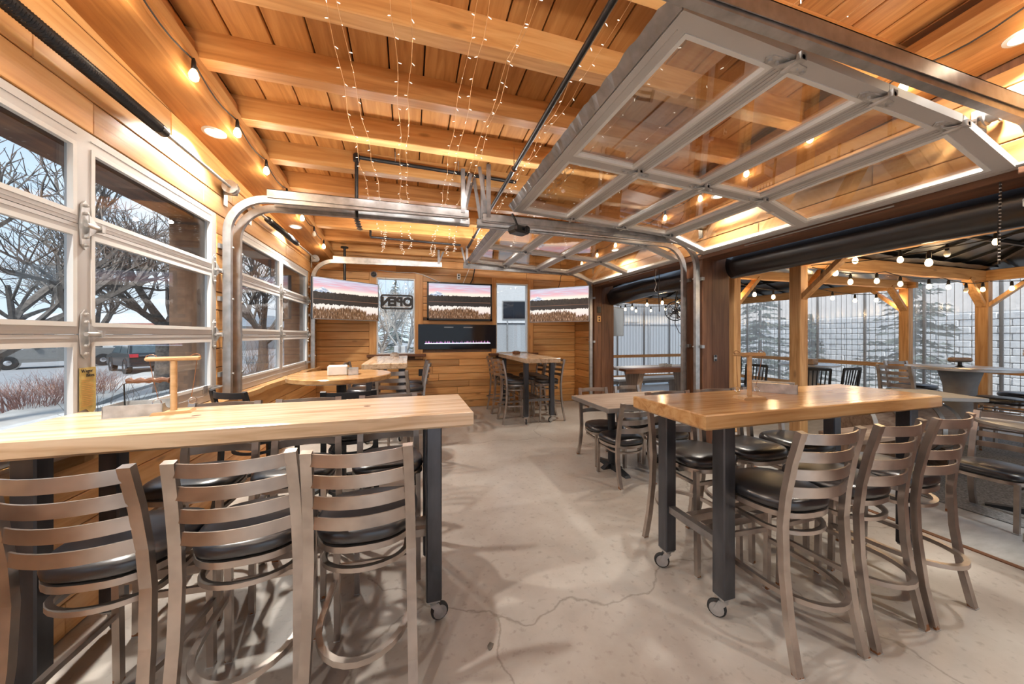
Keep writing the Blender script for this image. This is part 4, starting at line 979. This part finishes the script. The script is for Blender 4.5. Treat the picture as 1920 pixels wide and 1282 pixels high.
# string lights on the patio
def swag(label, pts, nb, sag, drop=.02, e=0, off=()):
    P = [Vector(p) for p in pts]; o = P[0]; t = empty('string_light', o, 0, label, 'string lights', 'patio string lights'); path = []
    for a, c in zip(P, P[1:]):
        for i in range(8): u = i/8; path.append(a+(c-a)*u-o+Vector((0, 0, -sag*4*u*(1-u))))
    path.append(P[-1]-o); B().tube(path, .006, 6).build('cord', 'cord_black', t)
    for i in range(nb):
        q = path[min(len(path)-1, int((i+.5)/nb*len(path)))]-Vector((0, 0, drop))
        sk = B().lathe([(.008, .02), (.016, .0), (.018, -.05), (.012, -.055)], q, 10).build('socket', 'black_plastic', t, 'x')
        B().lathe([(.012, -.053), (.022, -.07), (.027, -.09), (.023, -.113), (.010, -.125), (0, -.126)], q, 12).build('bulb', 'bulb_off' if i in off else 'bulb', sk, 'all')
        if e and i % 2 == 0: lamp('POINT', 'bulb_light', t, q-Vector((0, 0, .19)), e, (1, .66, .33), .04)
    return t
swag('patio string lights strung along the near gazebo side beam', [(4.75, -1.0, 2.34), (4.75, 1.0, 2.34), (4.75, 3.0, 2.30)], 6, .08, e=4)
swag('patio string lights strung across between the middle gazebo posts', [(4.8, 3.02, 2.28), (6.2, 3.02, 2.30), (7.5, 3.02, 2.28), (8.7, 3.02, 2.28)], 8, .05, e=4, off=(6,))
swag('patio string lights along the far gazebo front beam', [(4.8, 4.08, 2.26), (6.4, 4.08, 2.26), (8.7, 4.08, 2.26)], 9, .10, e=4)
swag('patio string lights along the outer gazebo side', [(8.7, 3.0, 2.28), (8.72, 1.4, 2.28), (8.72, -.6, 2.28)], 7, .06, e=0)
swag('patio string lights hanging diagonally under the near roof', [(5.0, 2.7, 2.42), (6.6, 1.9, 2.75), (8.2, .9, 2.55)], 9, .12, e=4, off=(2,))
swag('patio string lights by the far door opening', [(4.75, 4.2, 2.26), (4.75, 5.8, 2.22), (4.75, 7.8, 2.26)], 10, .10, e=4)
swag('patio string lights on the farthest gazebo beam', [(4.9, 7.9, 2.26), (6.8, 7.9, 2.26), (8.7, 7.9, 2.26)], 9, .06, e=0)
# clear corrugated enclosure
def enclosure(name, label, p0, p1, n):
    p0, p1 = Vector(p0), Vector(p1); d = (p1-p0); L = d.length; d.normalize(); nn = Vector((-d.y, d.x, 0))
    w_ = struct(B().box(0, L, -.03, .03, .05, .14).build(name, 'panel_frame', loc=p0, rot=(0, 0, math.atan2(d.y, d.x))), label)
    pw = L/n; me = None
    for i in range(n):
        b = B(); k = 18; vs = []
        for j in range(k+1): x_ = pw*j/k; vs += [(x_, .012*(1 if j % 2 else -1), .14), (x_, .012*(1 if j % 2 else -1), 2.36)]
        b.add(vs, [(2*j, 2*j+2, 2*j+3, 2*j+1) for j in range(k)])
        if me is None: o = b.build('corrugated_panel', 'corrugated', w_); me = o.data
        else: o = bpy.data.objects.new('corrugated_panel', me); COL.objects.link(o); o.parent = w_
        o.location = (i*pw, .04, 0)
    b = B()
    for j in range(0, 18, 2): b.box(pw*j/18-.0025, pw*j/18+.0025, .024, .029, .14, 2.36)
    o = b.build('rib_lines', 'panel_frame', w_); o['kind'] = 'stuff'; rm_ = o.data
    for i in range(1, n): o = bpy.data.objects.new('rib_lines', rm_); COL.objects.link(o); o.parent = w_; o.location = (i*pw, 0, 0); o['kind'] = 'stuff'
    for i in range(0, n+1): B().box(i*pw-.02, i*pw+.02, .055, .085, 0, 2.4).build('stud', 'panel_frame', w_)
    B().box(0, L, -.05, .02, .80, .88).build('mid_rail', 'patio_x' if abs(d.x) > .5 else 'patio_y', w_)
    B().box(0, L, -.05, .02, .22, .30).build('low_rail', 'patio_x' if abs(d.x) > .5 else 'patio_y', w_)
    return w_
enclosure('wall_patio_side', 'clear corrugated plastic wall along the outer side of the patio', (9.25, 8.4, 0), (9.25, -2.2, 0), 12)
enclosure('wall_patio_end', 'clear corrugated plastic wall at the far end of the patio', (3.9, 8.45, 0), (9.25, 8.45, 0), 6)
# patio furniture
def ped_table(label, x, y, r, z, item=None):
    t = empty('pedestal_table', (x, y, 0), 0, label, 'table', 'round metal tables on the patio')
    B().lathe([(r-.01, -.035), (r, -.03), (r, -.004), (r-.005, 0)], (0, 0, z), 40).build('tabletop', 'brushed', t, 'x')
    B().lathe([(.22, 0), (.21, .04), (.15, .30), (.13, .45), (.15, z-.25), (.20, z-.04)], (0, 0, 0), 28).build('pedestal', 'concrete_ped', t, 'x'); return t
ped_table('round metal high table on a flared pedestal near the patio posts', 7.15, 2.72, .50, 1.01)
ped_table('round metal table at the far side of the patio behind the black chairs', 7.75, 4.95, .48, .86)
t = empty('round_patio_table', (4.78, 1.36, 0), 0, 'round grey metal table cut by the right picture edge', 'table')
B().lathe([(.355, -.03), (.36, -.02), (.36, -.004), (.35, 0)], (0, 0, .74), 36).build('tabletop', 'brushed', t, 'x')
B().lathe([(.03, .05), (.03, .71)], (0, 0, 0), 14).build('column', 'cast_black', t, 'x')
b = B()
for a in range(4): b.prism([(.02, 0), (.30, 0), (.30, .02), (.04, .06)], -.025, .025, 'y', Matrix.Rotation(R(20+90*a), 4, 'Z'))
b.build('base', 'cast_black', t)
t = empty('condiment_box', (4.72, 1.32, .74), R(25), 'grey wooden box on the round table at the right edge', 'box'); B().cbox((0, 0, .045), (.16, .11, .09), ch=.006).build('box_body', 'grey_wood_x', t); B().cbox((0, 0, .093), (.165, .115, .008), ch=.002).build('lid', 'tin', t)
t = empty('driftwood_centrepiece', (7.15, 2.72, 1.01), R(-20), 'weathered wood centrepiece on the round metal high table', 'decoration'); B().cbox((0, 0, .095), (.26, .09, .06), ch=.02).build('log', 'grey_wood_x', t); B().lathe([(.05, 0), (.02, .02), (.02, .066)], (0, 0, 0), 12).build('stand', 'black_iron', t, 'x')
t = empty('planter_box', (7.62, 4.80, .86), R(10), 'small tan box on the far patio table', 'box'); B().cbox((0, 0, .055), (.20, .12, .11), ch=.01).build('box_body', 'grey_wood_x', t); B().cbox((0, 0, .113), (.17, .09, .01)).build('lid', 'tin', t)
PS = 'metal stools on the patio'
put(stool0, 6.62, 3.0, -95, 'metal bar stool beside the patio post, turned to the high table', PS)
put(stool0, 6.72, 2.22, 12, 'metal bar stool in front of the patio high table', PS)
put(stool0, 7.35, 3.25, 165, 'metal bar stool behind the patio high table', PS)
put(stool0, 7.55, 2.30, 60, 'metal bar stool at the right edge beyond the patio high table', PS)
put(chair0, 4.40, 1.50, 90, 'dining chair with black seat beyond the patio strip at the right edge', PS)
def spindle_chair(name='spindle_chair'):
    t = empty(name); mt = 'cast_black'
    for s in (-1, 1):
        B().bar([(s*.18, -.21, 0), (s*.18, -.19, .43), (s*.185, -.25, .85)], .032, .028, (0, 1, 0)).build('back_post', mt, t)
        B().bar([(s*.18, .19, 0), (s*.175, .18, .42)], .032, .032, (0, 1, 0)).build('front_leg', mt, t)
    B().bar([(-.19, -.25, .84), (0, -.275, .845), (.19, -.25, .84)], .022, .05).build('top_rail', mt, t)
    for i in range(5): x_ = -.12+.06*i; B().bar([(x_*.9, -.195, .44), (x_, -.262, .83)], .016, .012, (0, 1, 0)).build('spindle', mt, t)
    B().cbox((0, 0, .435), (.40, .41, .045), ch=.015).build('seat', 'vinyl', t)
    b = B(); b.bar([(-.18, .19, .20), (.18, .19, .20)], .02, .02); b.bar([(-.18, -.2, .24), (-.18, .19, .24)], .02, .02); b.bar([(.18, -.2, .24), (.18, .19, .24)], .02, .02); b.build('stretcher', mt, t)
    return t
sp0 = spindle_chair()
def put2(x, y, rz, lb):
    o = sp0 if 'sp' not in used else copy_tree(sp0); used.add('sp'); o.location = (x, y, 0); o.rotation_euler = (0, 0, R(rz)); tag(o, lb, 'chair', 'black spindle-back chairs on the patio')
put2(7.0, 4.42, -40, 'black spindle-back chair nearer the patio post')
put2(7.55, 4.35, -5, 'black spindle-back chair nearer the outer patio wall')
put2(6.30, 5.05, 100, 'black spindle-back chair just left of the patio post')
for i in range(4): put(bchair0, 5.95, 5.30, 20, 'black ladder-back chair in the stack by the patio post, %s from the floor' % ordn[i], 'stacked black chairs on the patio', z=.085*i)
# pale table carried by a barrel
t = empty('barrel_table', (5.38, 2.52, 0), R(-25), 'pale grey table resting on a wooden barrel beyond right bar table', 'table')
slab(1.15, .62, .04, 21, 0, .006).build('tabletop', 'sun_bleach', t, loc=(0, 0, .78))
bm_ = Matrix.Rotation(R(90), 3, 'Y')
B().lathe([(.24, -.42), (.29, -.2), (.305, 0), (.29, .2), (.24, .42)], (0, 0, .42), 30, bm_).build('barrel', 'grey_wood_x', t, 'x')
for x_ in (-.40, -.2, .2, .40): B().lathe([(.247+.05*(abs(x_) < .3), -.02), (.252+.05*(abs(x_) < .3), .02), (.240+.05*(abs(x_) < .3), .02), (.240+.05*(abs(x_) < .3), -.02)], (x_, 0, .42), 30, bm_, True).build('hoop', 'barrel_hoop', t, 'x')
for x_ in (-.28, .28): B().prism([(-.30, 0), (.30, 0), (.30, .06), (.24, .22), (-.24, .22), (-.30, .06)], x_-.03, x_+.03, 'x').build('cradle', 'grey_wood_y', t)
for x_ in (-.33, .33): B().box(x_-.03, x_+.03, -.1, .1, .66, .74).build('riser', 'grey_wood_x', t)
t = empty('plank_bench', (4.60, 2.32, 0), 0, 'rough plank bench beyond the right bar table', 'bench')
for i in range(3): B().cbox((0, -.12+.12*i, .43), (1.1, .112, .045), ch=.006).build('plank', 'grey_wood_x', t)
for x_ in (-.42, .42): B().box(x_-.03, x_+.03, -.16, .16, 0, .405).build('leg', 'grey_wood_z', t)
t = empty('picnic_table', (5.05, 6.05, 0), 0, 'long brown picnic table seen through the far door', 'table')
for i in range(3): B().cbox((0, -.22+.22*i, .755), (2.1, .214, .05), ch=.006).build('plank', 'stain_x' if i == 0 else 'sun_bleach', t)
B().box(-1.05, 1.05, -.345, -.33, .69, .775).build('edge_board', 'stain_x', t)
for x_ in (-.62, .62): B().prism([(-.22, 0), (.22, 0), (.15, .35), (.26, .72), (-.26, .72), (-.15, .35)], x_-.06, x_+.06, 'x').build('leg', 'grey_wood_z', t)
t = empty('picnic_bench', (5.4, 6.75, 0), 0, 'long bench behind the picnic table', 'bench')
for i in range(2): B().cbox((0, -.1+.2*i, .44), (2.0, .19, .05), ch=.006).build('plank', 'sun_bleach', t)
for x_ in (-.7, .7): B().box(x_-.05, x_+.05, -.15, .15, 0, .415).build('leg', 'grey_wood_z', t)
tin_tray('condiment_tray', 'small metal tray on the picnic table', 5.15, 5.98, .78, R(10), .22, .14, .06, 'tin')
struct(B().box(4.4, 8.3, .2, 2.95, -.004, .004).build('floor_mat', 'rug'), 'dark speckled outdoor mat on the patio')

for x_, y_, lb in ((.36, 1.55, 'dark scrap of leaf on the concrete near the left table caster'), (.27, 1.32, 'small dark leaf scrap on the concrete in the foreground')):
    r_ = random.Random(int(x_*100)); tag(B().prism([(.025*(.6+.6*r_.random())*math.cos(a*.785), .012*(.6+.6*r_.random())*math.sin(a*.785)) for a in range(8)], .0005, .004, 'z').build('leaf_scrap', 'mulch', loc=(x_, y_, 0), rot=(0, 0, 1.0)), lb, 'leaf')
# ================================================================ OUTSIDE
struct(B().box(-90, 60, -40, 120, -.75, -.6).build('ground', 'asphalt'), 'grey asphalt road and parking lot')
struct(B().box(9.3, 40, -10, 40, -.6, -.15).build('ground_patio_side', 'sidewalk'), 'pale ground beyond the patio wall')
struct(B().box(-7.2, XL-.17, -3, 22, -.6, -.35).build('planting_bed', 'mulch'), 'dark planting bed outside the left doors')
def strip(name, pts, z, h, mat, lab): return struct(B().prism(pts, z, z+h, 'z').build(name, mat), lab)
strip('sidewalk', [(-8.2, 8.5), (-11.5, 16), (-15.5, 31), (-11.3, 24), (-9.3, 15), (-7.2, 9)], -.6, .10, 'sidewalk', 'curving pale sidewalk by the road')
strip('kerb', [(-7.2, 7), (-7.2, 16), (-6.95, 16), (-6.95, 7)], -.6, .34, 'kerb', 'concrete kerb along the planting bed')
strip('far_kerb', [(-60, 42), (-24, 38), (-24, 39.5), (-60, 45)], -.6, .16, 'kerb', 'kerb on the far side of the road')
strip('snow_strip', [(-60, 46), (-24, 40), (-24, 46), (-60, 54)], -.6, .12, 'snow_roof', 'snowy verge across the road')
# brown exterior column wraps and eave outside the glazed doors
for y0, y1, k in ((3.60, 3.80, 4), (6.38, 7.0, 5)): struct(B().box(-1.93, -1.735, y0, y1, -.6, 2.9).build('trim_%d' % k, 'stucco'), ['brown stucco column outside the large glazed door', 'brown stucco column outside the second glazed door'][k-4])
struct(B().box(-1.95, -1.735, -3, 7.0, 2.43, 2.95).build('trim_6', 'stain_y'), 'brown eave board above the glazed doors outside')

def grow(b, p, d, L, r, depth, rnd, up=.12, spread=.65, kids=(2, 3), sides=5):
    segs = 3; pts = [p.copy()]; q = p.copy(); dd = d.normalized()
    for i in range(segs):
        dd = (dd+Vector((rnd.uniform(-1, 1), rnd.uniform(-1, 1), rnd.uniform(-1, 1)))*.14+Vector((0, 0, up*.3))).normalized(); q = q+dd*(L/segs); pts.append(q.copy())
    sc = [1, .88, .76, .64]; b.tube(pts, r, max(3, sides), (0.3, 0.5, .81), scales=sc)
    if depth <= 0: return
    for k in range(rnd.randint(*kids)+(1 if depth > 2 else 0)):
        i = rnd.choice((1, 2, 3, 3)); ax = Vector((rnd.uniform(-1, 1), rnd.uniform(-1, 1), rnd.uniform(-.4, .8))).normalized()
        nd = (dd+ax*spread*rnd.uniform(.7, 1.5)).normalized(); grow(b, pts[i], nd, L*rnd.uniform(.62, .85), r*(.62 if i == 3 else .5), depth-1, rnd, up, spread, kids, sides-1)
def bare_tree(label, x, y, z, h, r, depth, seed, lean=(0, 0), mat='bark', spread=.65, trunk=.35, up=.12):
    rnd = random.Random(seed); t = empty('bare_tree', (x, y, z), 0, label, 'tree', 'leafless trees outside')
    b = B(); th = h*trunk; top = Vector((lean[0]*.4, lean[1]*.4, th)); b.tube([(0, 0, 0), tuple(top*.5+Vector((.03, 0, 0))), tuple(top)], r, 9, (0, 1, 0), scales=[1.25, 1, .85]); b.build('trunk', mat, t, 'x')
    b = B()
    for i in range(5):
        a = i*1.257+rnd.uniform(-.4, .4); grow(b, top*(.8+.05*i), Vector((math.cos(a)*.8+lean[0]*.3, math.sin(a)*.8+lean[1]*.3, .7+.3*rnd.random())), h*.26, r*.55, depth, rnd, up, spread)
    b.build('branches', mat, t); return t
bare_tree('big leafless tree with thick sweeping limbs at the left picture edge', -9.2, 10.4, -.5, 6.5, .24, 5, 12, (.8, .7), 'bark', .75, .27, .05)
bare_tree('leafless tree whose trunk stands behind the dark parked car', -7.9, 14.4, -.5, 7.0, .20, 5, 4, (0, 0), 'bark', .7, .34)
bare_tree('leafless tree seen through the second glazed door', -5.4, 15.2, -.5, 6.5, .16, 5, 9, (.3, 0), 'bark', .7, .3)
bare_tree('slim leafless tree between the two glazed doors outside', -6.6, 19.0, -.5, 7.5, .17, 5, 21, (0, 0), 'bark', .65, .3)
bare_tree('distant leafless tree far across the road', -22, 33, -.6, 9, .28, 5, 31, (0, 0), 'bark', .7, .3)
bare_tree('pale leafless tree outside the window with the open sign', -.15, 15.5, -.5, 4.6, .11, 4, 41, (.1, 0), 'bark_light', .55, .25, .35)
bare_tree('grey leafless tree farther off outside the left window', -1.4, 20, -.6, 5.5, .13, 5, 43, (0, 0), 'bark_light', .6, .25, .2)
def bush(label, x, y, z, rx, h, n, seed, mat):
    rnd = random.Random(seed); b = B()
    for i in range(n):
        a = rnd.uniform(0, 6.283); rr = rnd.random()**.5*rx*.6; p = Vector((rr*math.cos(a), rr*math.sin(a), 0)); d = Vector((math.cos(a)*rr/rx*.9+rnd.uniform(-.3, .3), math.sin(a)*rr/rx*.9+rnd.uniform(-.3, .3), 1)).normalized()
        grow(b, p, d, h*rnd.uniform(.5, .75), .007, 2, rnd, .1, .5, (2, 3), 4)
    return tag(b.build('shrub', mat, loc=(x, y, z)), label, 'shrub', 'winter shrubs outside')
bush('reddish twiggy shrub nearest the left picture edge outside', -10.0, 12.8, -.6, 1.1, .62, 150, 3, 'twig_red')
bush('reddish twiggy shrub beside the pickup outside', -10.3, 15.0, -.6, 1.2, .62, 150, 4, 'twig_red')
bush('grey thin shrub behind the tray outside the large glazed door', -4.3, 7.0, -.35, .35, .75, 18, 6, 'bark')
bush('grey twiggy shrub outside the second glazed door', -4.2, 10.8, -.35, .9, 1.2, 80, 8, 'bark')
def evergreen(label, x, y, z, h, r, seed, n=16, mat='needle'):
    rnd = random.Random(seed); t = empty('evergreen_tree', (x, y, z), 0, label, 'tree', 'evergreen trees outside')
    B().tube([(0, 0, 0), (0, 0, h*.97)], r*.07, 7, (0, 1, 0), scales=[1, .1]).build('trunk', 'bark', t)
    b = B()
    for i in range(n*14):
        u = rnd.random()**.85; zz = h*(.06+.93*u); L = r*(1-u)*rnd.uniform(.7, 1.12)+.06; a = rnd.uniform(0, 6.283); d = Vector((math.cos(a), math.sin(a), -.12)); s = Vector((-math.sin(a), math.cos(a), 0))
        k = 6
        for j in range(k):
            q = Vector((0, 0, zz))+d*L*(j+.4)/k; wj = L*.20*(1-.6*j/k)+.03
            for sg in (-1, 1): b.add([q, q+d*L/k*1.3+s*sg*wj+Vector((0, 0, rnd.uniform(-.05, .03))), q+d*L/k*.5+s*sg*wj*.6+Vector((0, 0, rnd.uniform(.0, .07)))], [(0, 1, 2)])
    b.build('needles', mat, t); return t
evergreen('dark evergreen tree close behind the patio wall between two posts', 12.0, 5.35, -.15, 4.6, 1.0, 1)
evergreen('evergreen tree behind the patio wall left of the tall post', 11.6, 8.9, -.15, 4.4, 1.1, 2)
evergreen('small evergreen behind the patio wall next to the tall post', 12.9, 8.2, -.15, 2.3, .6, 3)
evergreen('far evergreen above the open sign', -1.2, 34, -.6, 7.4, 2.6, 5, 22)
# retaining wall of split-face blocks and the bank above
rw = struct(B().box(14.12, 14.5, 1.5, 16, -.15, 2.05).build('wall_retaining', 'block_mortar'), 'stepped block retaining wall behind the patio')
r_ = random.Random(3); bmesh_ = None
for row in range(12):
    for i in range(24):
        y_ = 2.2+.42*i+(.21 if row % 2 else 0)
        if bmesh_ is None: o = B().cbox((0, 0, 0), (.12, .405, .165), ch=.016).build('block', 'block', rw); bmesh_ = o.data
        else: o = bpy.data.objects.new('block', bmesh_); COL.objects.link(o); o.parent = rw
        o.location = (14.08-.02*r_.random(), y_, -.05+.18*row)
struct(B().add([(14.4, -5, 2.0), (14.4, 30, 2.0), (24, 30, 4.2), (24, -5, 4.2), (14.4, -5, 1.5), (14.4, 30, 1.5), (24, 30, 1.5), (24, -5, 1.5)], [(0,1,2,3), (4,7,6,5), (0,4,5,1), (1,5,6,2), (2,6,7,3), (3,7,4,0)]).build('bank', 'bark_light'), 'dry grey bank above the retaining wall')
# privacy fence beyond the far end of the patio
t = empty('chain_link_fence', (6.5, 13.0, -.6), 0, 'grey chain-link privacy fence beyond the far end of the patio', 'fence')
B().box(-5, 6, 0, .012, .05, 2.5).build('mesh_fabric', 'fence_mesh', t)
for i in range(6): B().tube([(-5+2.2*i, -.03, 0), (-5+2.2*i, -.03, 2.6)], .03, 8).build('fence_post', 'galv', t)
B().tube([(-5, -.03, 2.52), (6, -.03, 2.52)], .022, 8).build('top_rail', 'galv', t)
# buildings
def building(label, x, y, rz, L, Dp, h, wall_, roof_h, rmat, wins, z=-.6, band=None):
    t = empty('building', (x, y, z), rz, label, 'building')
    B().box(-L/2, L/2, 0, Dp, 0, h).build('wall', wall_, t); B().box(-L/2-.5, L/2+.5, -.6, Dp+.5, h, h+roof_h).build('roof', rmat, t)
    if band: B().box(-L/2-.52, L/2+.52, -.63, -.6, h-.15, h+.35).build('fascia', band, t)
    for a, c, z0, z1, mt in wins:
        o = B().box(a, c, -.06, .02, z0, z1).build('window' if mt == 'car_glass' else 'door_panel', 'panel_frame', t); B().box(a+.06, c-.06, -.075, -.05, z0+.06, z1-.06).build('pane', mt, o)
    return t
building('long low building with snowy roof across the road', -43, 59, R(-16.7), 46, 10, 3.2, 'wall_grey', 1.6, 'snow_roof', [(-18+5*i, -15.5+5*i, .4, 2.4, 'car_glass') for i in range(7)]+[(15.2, 17.2, .6, 2.3, 'rust_panel')], band='brick_red')
bl = building('pale grey two-storey building outside the right window', 7.2, 20.0, R(-16.7), 5.5, 6, 7.5, 'wall_pale', .3, 'snow_roof', [(-1.75, .35, 3.0, 4.15, 'dark_glass'), (-2.4, .7, .1, 2.1, 'door_grey'), (.9, 1.7, 3.4, 5.0, 'wall_grey')])
b0 = None
for row in range(4):
    for i in range(7):
        if row > 2 and i < 3: continue
        o = B().cbox((0, 0, 0), (.36, .2, .19), ch=.02).build('stone', 'block', bl) if b0 is None else bpy.data.objects.new('stone', b0)
        if b0 is None: b0 = o.data
        else: COL.objects.link(o); o.parent = bl
        o.location = (-2.3+.38*i+(.19 if row % 2 else 0), -1.6, .12+.2*row)
B().box(-2.6, .8, -.14, -.02, 2.3, 2.75).build('stone_band', 'block', bl)
building('pale building beyond the fence past the far end of patio', 18.5, 21.0, 0, 12, 5, 4.2, 'wall_pale', .25, 'snow_roof', [(-4, 2, 2.9, 3.5, 'wall_grey'), (3, 5, .2, 2.4, 'door_grey')])
t = empty('utility_box', (-.25, 11.4, -.6), R(-10), 'white utility cabinet with a grey post outside the left window', 'cabinet')
B().cbox((0, 0, .85), (.34, .25, 1.7), ch=.01).build('cabinet_body', 'wall_pale', t); B().tube([(0, -.17, 0), (0, -.17, 1.75)], .04, 10).build('bollard', 'galv', t, 'x')
t = empty('planter', (-4.0, 7.95, -.35), 0, 'small concrete planter block outside the large glazed door', 'planter'); B().cbox((0, 0, .35), (.5, .5, .7), ch=.03).build('planter_body', 'wall_grey', t); B().cbox((0, 0, .70), (.4, .4, .02)).build('soil', 'mulch', t)

# ---- vehicles
def wheel(b, bh, x, y, r, w_):
    m_ = Matrix.Rotation(R(90), 3, 'X'); b.lathe([(r*.62, -w_/2), (r*.95, -w_/2), (r, -w_/3), (r, w_/3), (r*.95, w_/2), (r*.62, w_/2)], (x, y, r), 22, m_)
    bh.lathe([(0, -w_/2-.01), (r*.18, -w_/2-.015), (r*.62, -w_/2+.02), (r*.62, w_/2-.02), (r*.18, w_/2+.015), (0, w_/2+.01)], (x, y, r), 12, m_)
def vehicle(name, label, loc, rz, paint, low, cab, wb, r, wdt, glassq, extras):
    """side profile in x (front at -x) and z"""
    t = empty(name, loc, rz, label, 'car')
    B().prism(low, -wdt/2, wdt/2, 'y').build('body', paint, t)
    b = B(); k = len(cab); ins = .16
    vs = [(x_, -wdt/2+(.03 if z_ < cab[0][1]+.05 else ins), z_) for x_, z_ in cab]+[(x_, wdt/2-(.03 if z_ < cab[0][1]+.05 else ins), z_) for x_, z_ in cab]
    b.add(vs, [tuple(range(k))[::-1], tuple(range(k, 2*k))]+[(i, (i+1) % k, (i+1) % k+k, i+k) for i in range(k)]); cb = b.build('cabin', paint, t)
    for q in glassq:
        b = B()
        if len(q) == 4:
            for s in (-1, 1): b.add([(x_, s*(wdt/2-.03-(ins-.03)*(z_-cab[0][1])/(max(c[1] for c in cab)-cab[0][1])+.012), z_) for x_, z_ in q], [(0, 1, 2, 3)])
        else:
            (xa, za), (xb, zb) = q; b.add([(xa, -wdt/2+.14, za), (xa, wdt/2-.14, za), (xb, wdt/2-.24, zb), (xb, -wdt/2+.24, zb)], [(0, 1, 2, 3)])
        b.build('window', 'car_glass', cb)
    for x_ in wb:
        for s in (-1, 1):
            b, bh = B(), B(); wheel(b, bh, x_, s*(wdt/2-.11), r, .24); w_ = b.build('wheel', 'rubber', t, 'x'); bh.build('hub', 'chrome', w_, 'x')
            B().lathe([(r*1.02, -.02), (r*1.2, -.02), (r*1.2, .02), (r*1.02, .02)], (x_, s*(wdt/2-.005), r*1.02), 20, Matrix.Rotation(R(90), 3, 'X'), True).build('wheel_arch', 'cast_black' if paint == 'car_black' else paint, t)
    for nm, bx, mt in extras: B().box(*bx).build(nm, mt, t)
    return t
vehicle('pickup_truck', 'silver pickup truck parked across the road', (-21.5, 29.5, -.6), R(38), 'car_silver',
    [(-2.75, .45), (-2.8, .75), (-2.7, 1.05), (-1.3, 1.18), (2.7, 1.18), (2.75, .55), (2.3, .42), (-2.4, .38)],
    [(-1.35, 1.16), (-.65, 1.80), (.75, 1.82), (1.0, 1.16)], (-1.85, 1.75), .40, 1.9,
    [[(-1.05, 1.22), (-.55, 1.72), (-.15, 1.74), (-.15, 1.22)], [(-.08, 1.22), (-.08, 1.74), (.65, 1.75), (.82, 1.22)], [(-1.34, 1.22), (-.70, 1.76)]],
    [('head_lamp', (-2.81, -2.68, -.9, -.5, .82, 1.02), 'chrome'), ('head_lamp', (-2.81, -2.68, .5, .9, .82, 1.02), 'chrome'), ('grille', (-2.82, -2.72, -.45, .45, .7, 1.0), 'cast_black'), ('bumper', (-2.9, -2.6, -.9, .9, .42, .62), 'chrome'), ('bumper', (2.65, 2.88, -.9, .9, .45, .62), 'chrome'), ('door_handle', (-.3, -.15, -.965, -.94, 1.02, 1.06), 'chrome'), ('mirror', (-.95, -.75, -1.12, -.93, 1.2, 1.38), 'cast_black'), ('tail_lamp', (2.70, 2.78, -.95, -.8, .8, 1.1), 'red_lens')])
vehicle('suv', 'black estate car driving away on the road', (-14.6, 24.9, -.6), R(-48), 'car_black',
    [(-2.45, .42), (-2.5, .85), (-1.4, 1.02), (2.2, 1.05), (2.35, .95), (2.42, .5), (2.2, .38), (-2.2, .36)],
    [(-1.5, 1.0), (-.75, 1.62), (1.6, 1.66), (2.2, 1.03)], (-1.5, 1.45), .38, 1.88,
    [[(-1.15, 1.08), (-.65, 1.54), (.3, 1.57), (.3, 1.08)], [(.38, 1.08), (.38, 1.57), (1.45, 1.57), (1.85, 1.08)], [(2.14, 1.10), (1.70, 1.57)], [(-1.42, 1.08), (-.85, 1.56)]],
    [('tail_lamp', (2.22, 2.40, -.93, -.62, .88, 1.05), 'red_lens'), ('tail_lamp', (2.22, 2.40, .62, .93, .88, 1.05), 'red_lens'), ('licence_plate', (2.36, 2.42, -.26, .26, .74, .90), 'white_plastic'), ('chrome_strip', (2.34, 2.40, -.6, .6, .93, .97), 'chrome'), ('bumper', (2.3, 2.52, -.93, .93, .42, .62), 'cast_black'), ('roof_rail', (-.5, 1.5, -.72, -.68, 1.66, 1.71), 'chrome'), ('roof_rail', (-.5, 1.5, .68, .72, 1.66, 1.71), 'chrome')])
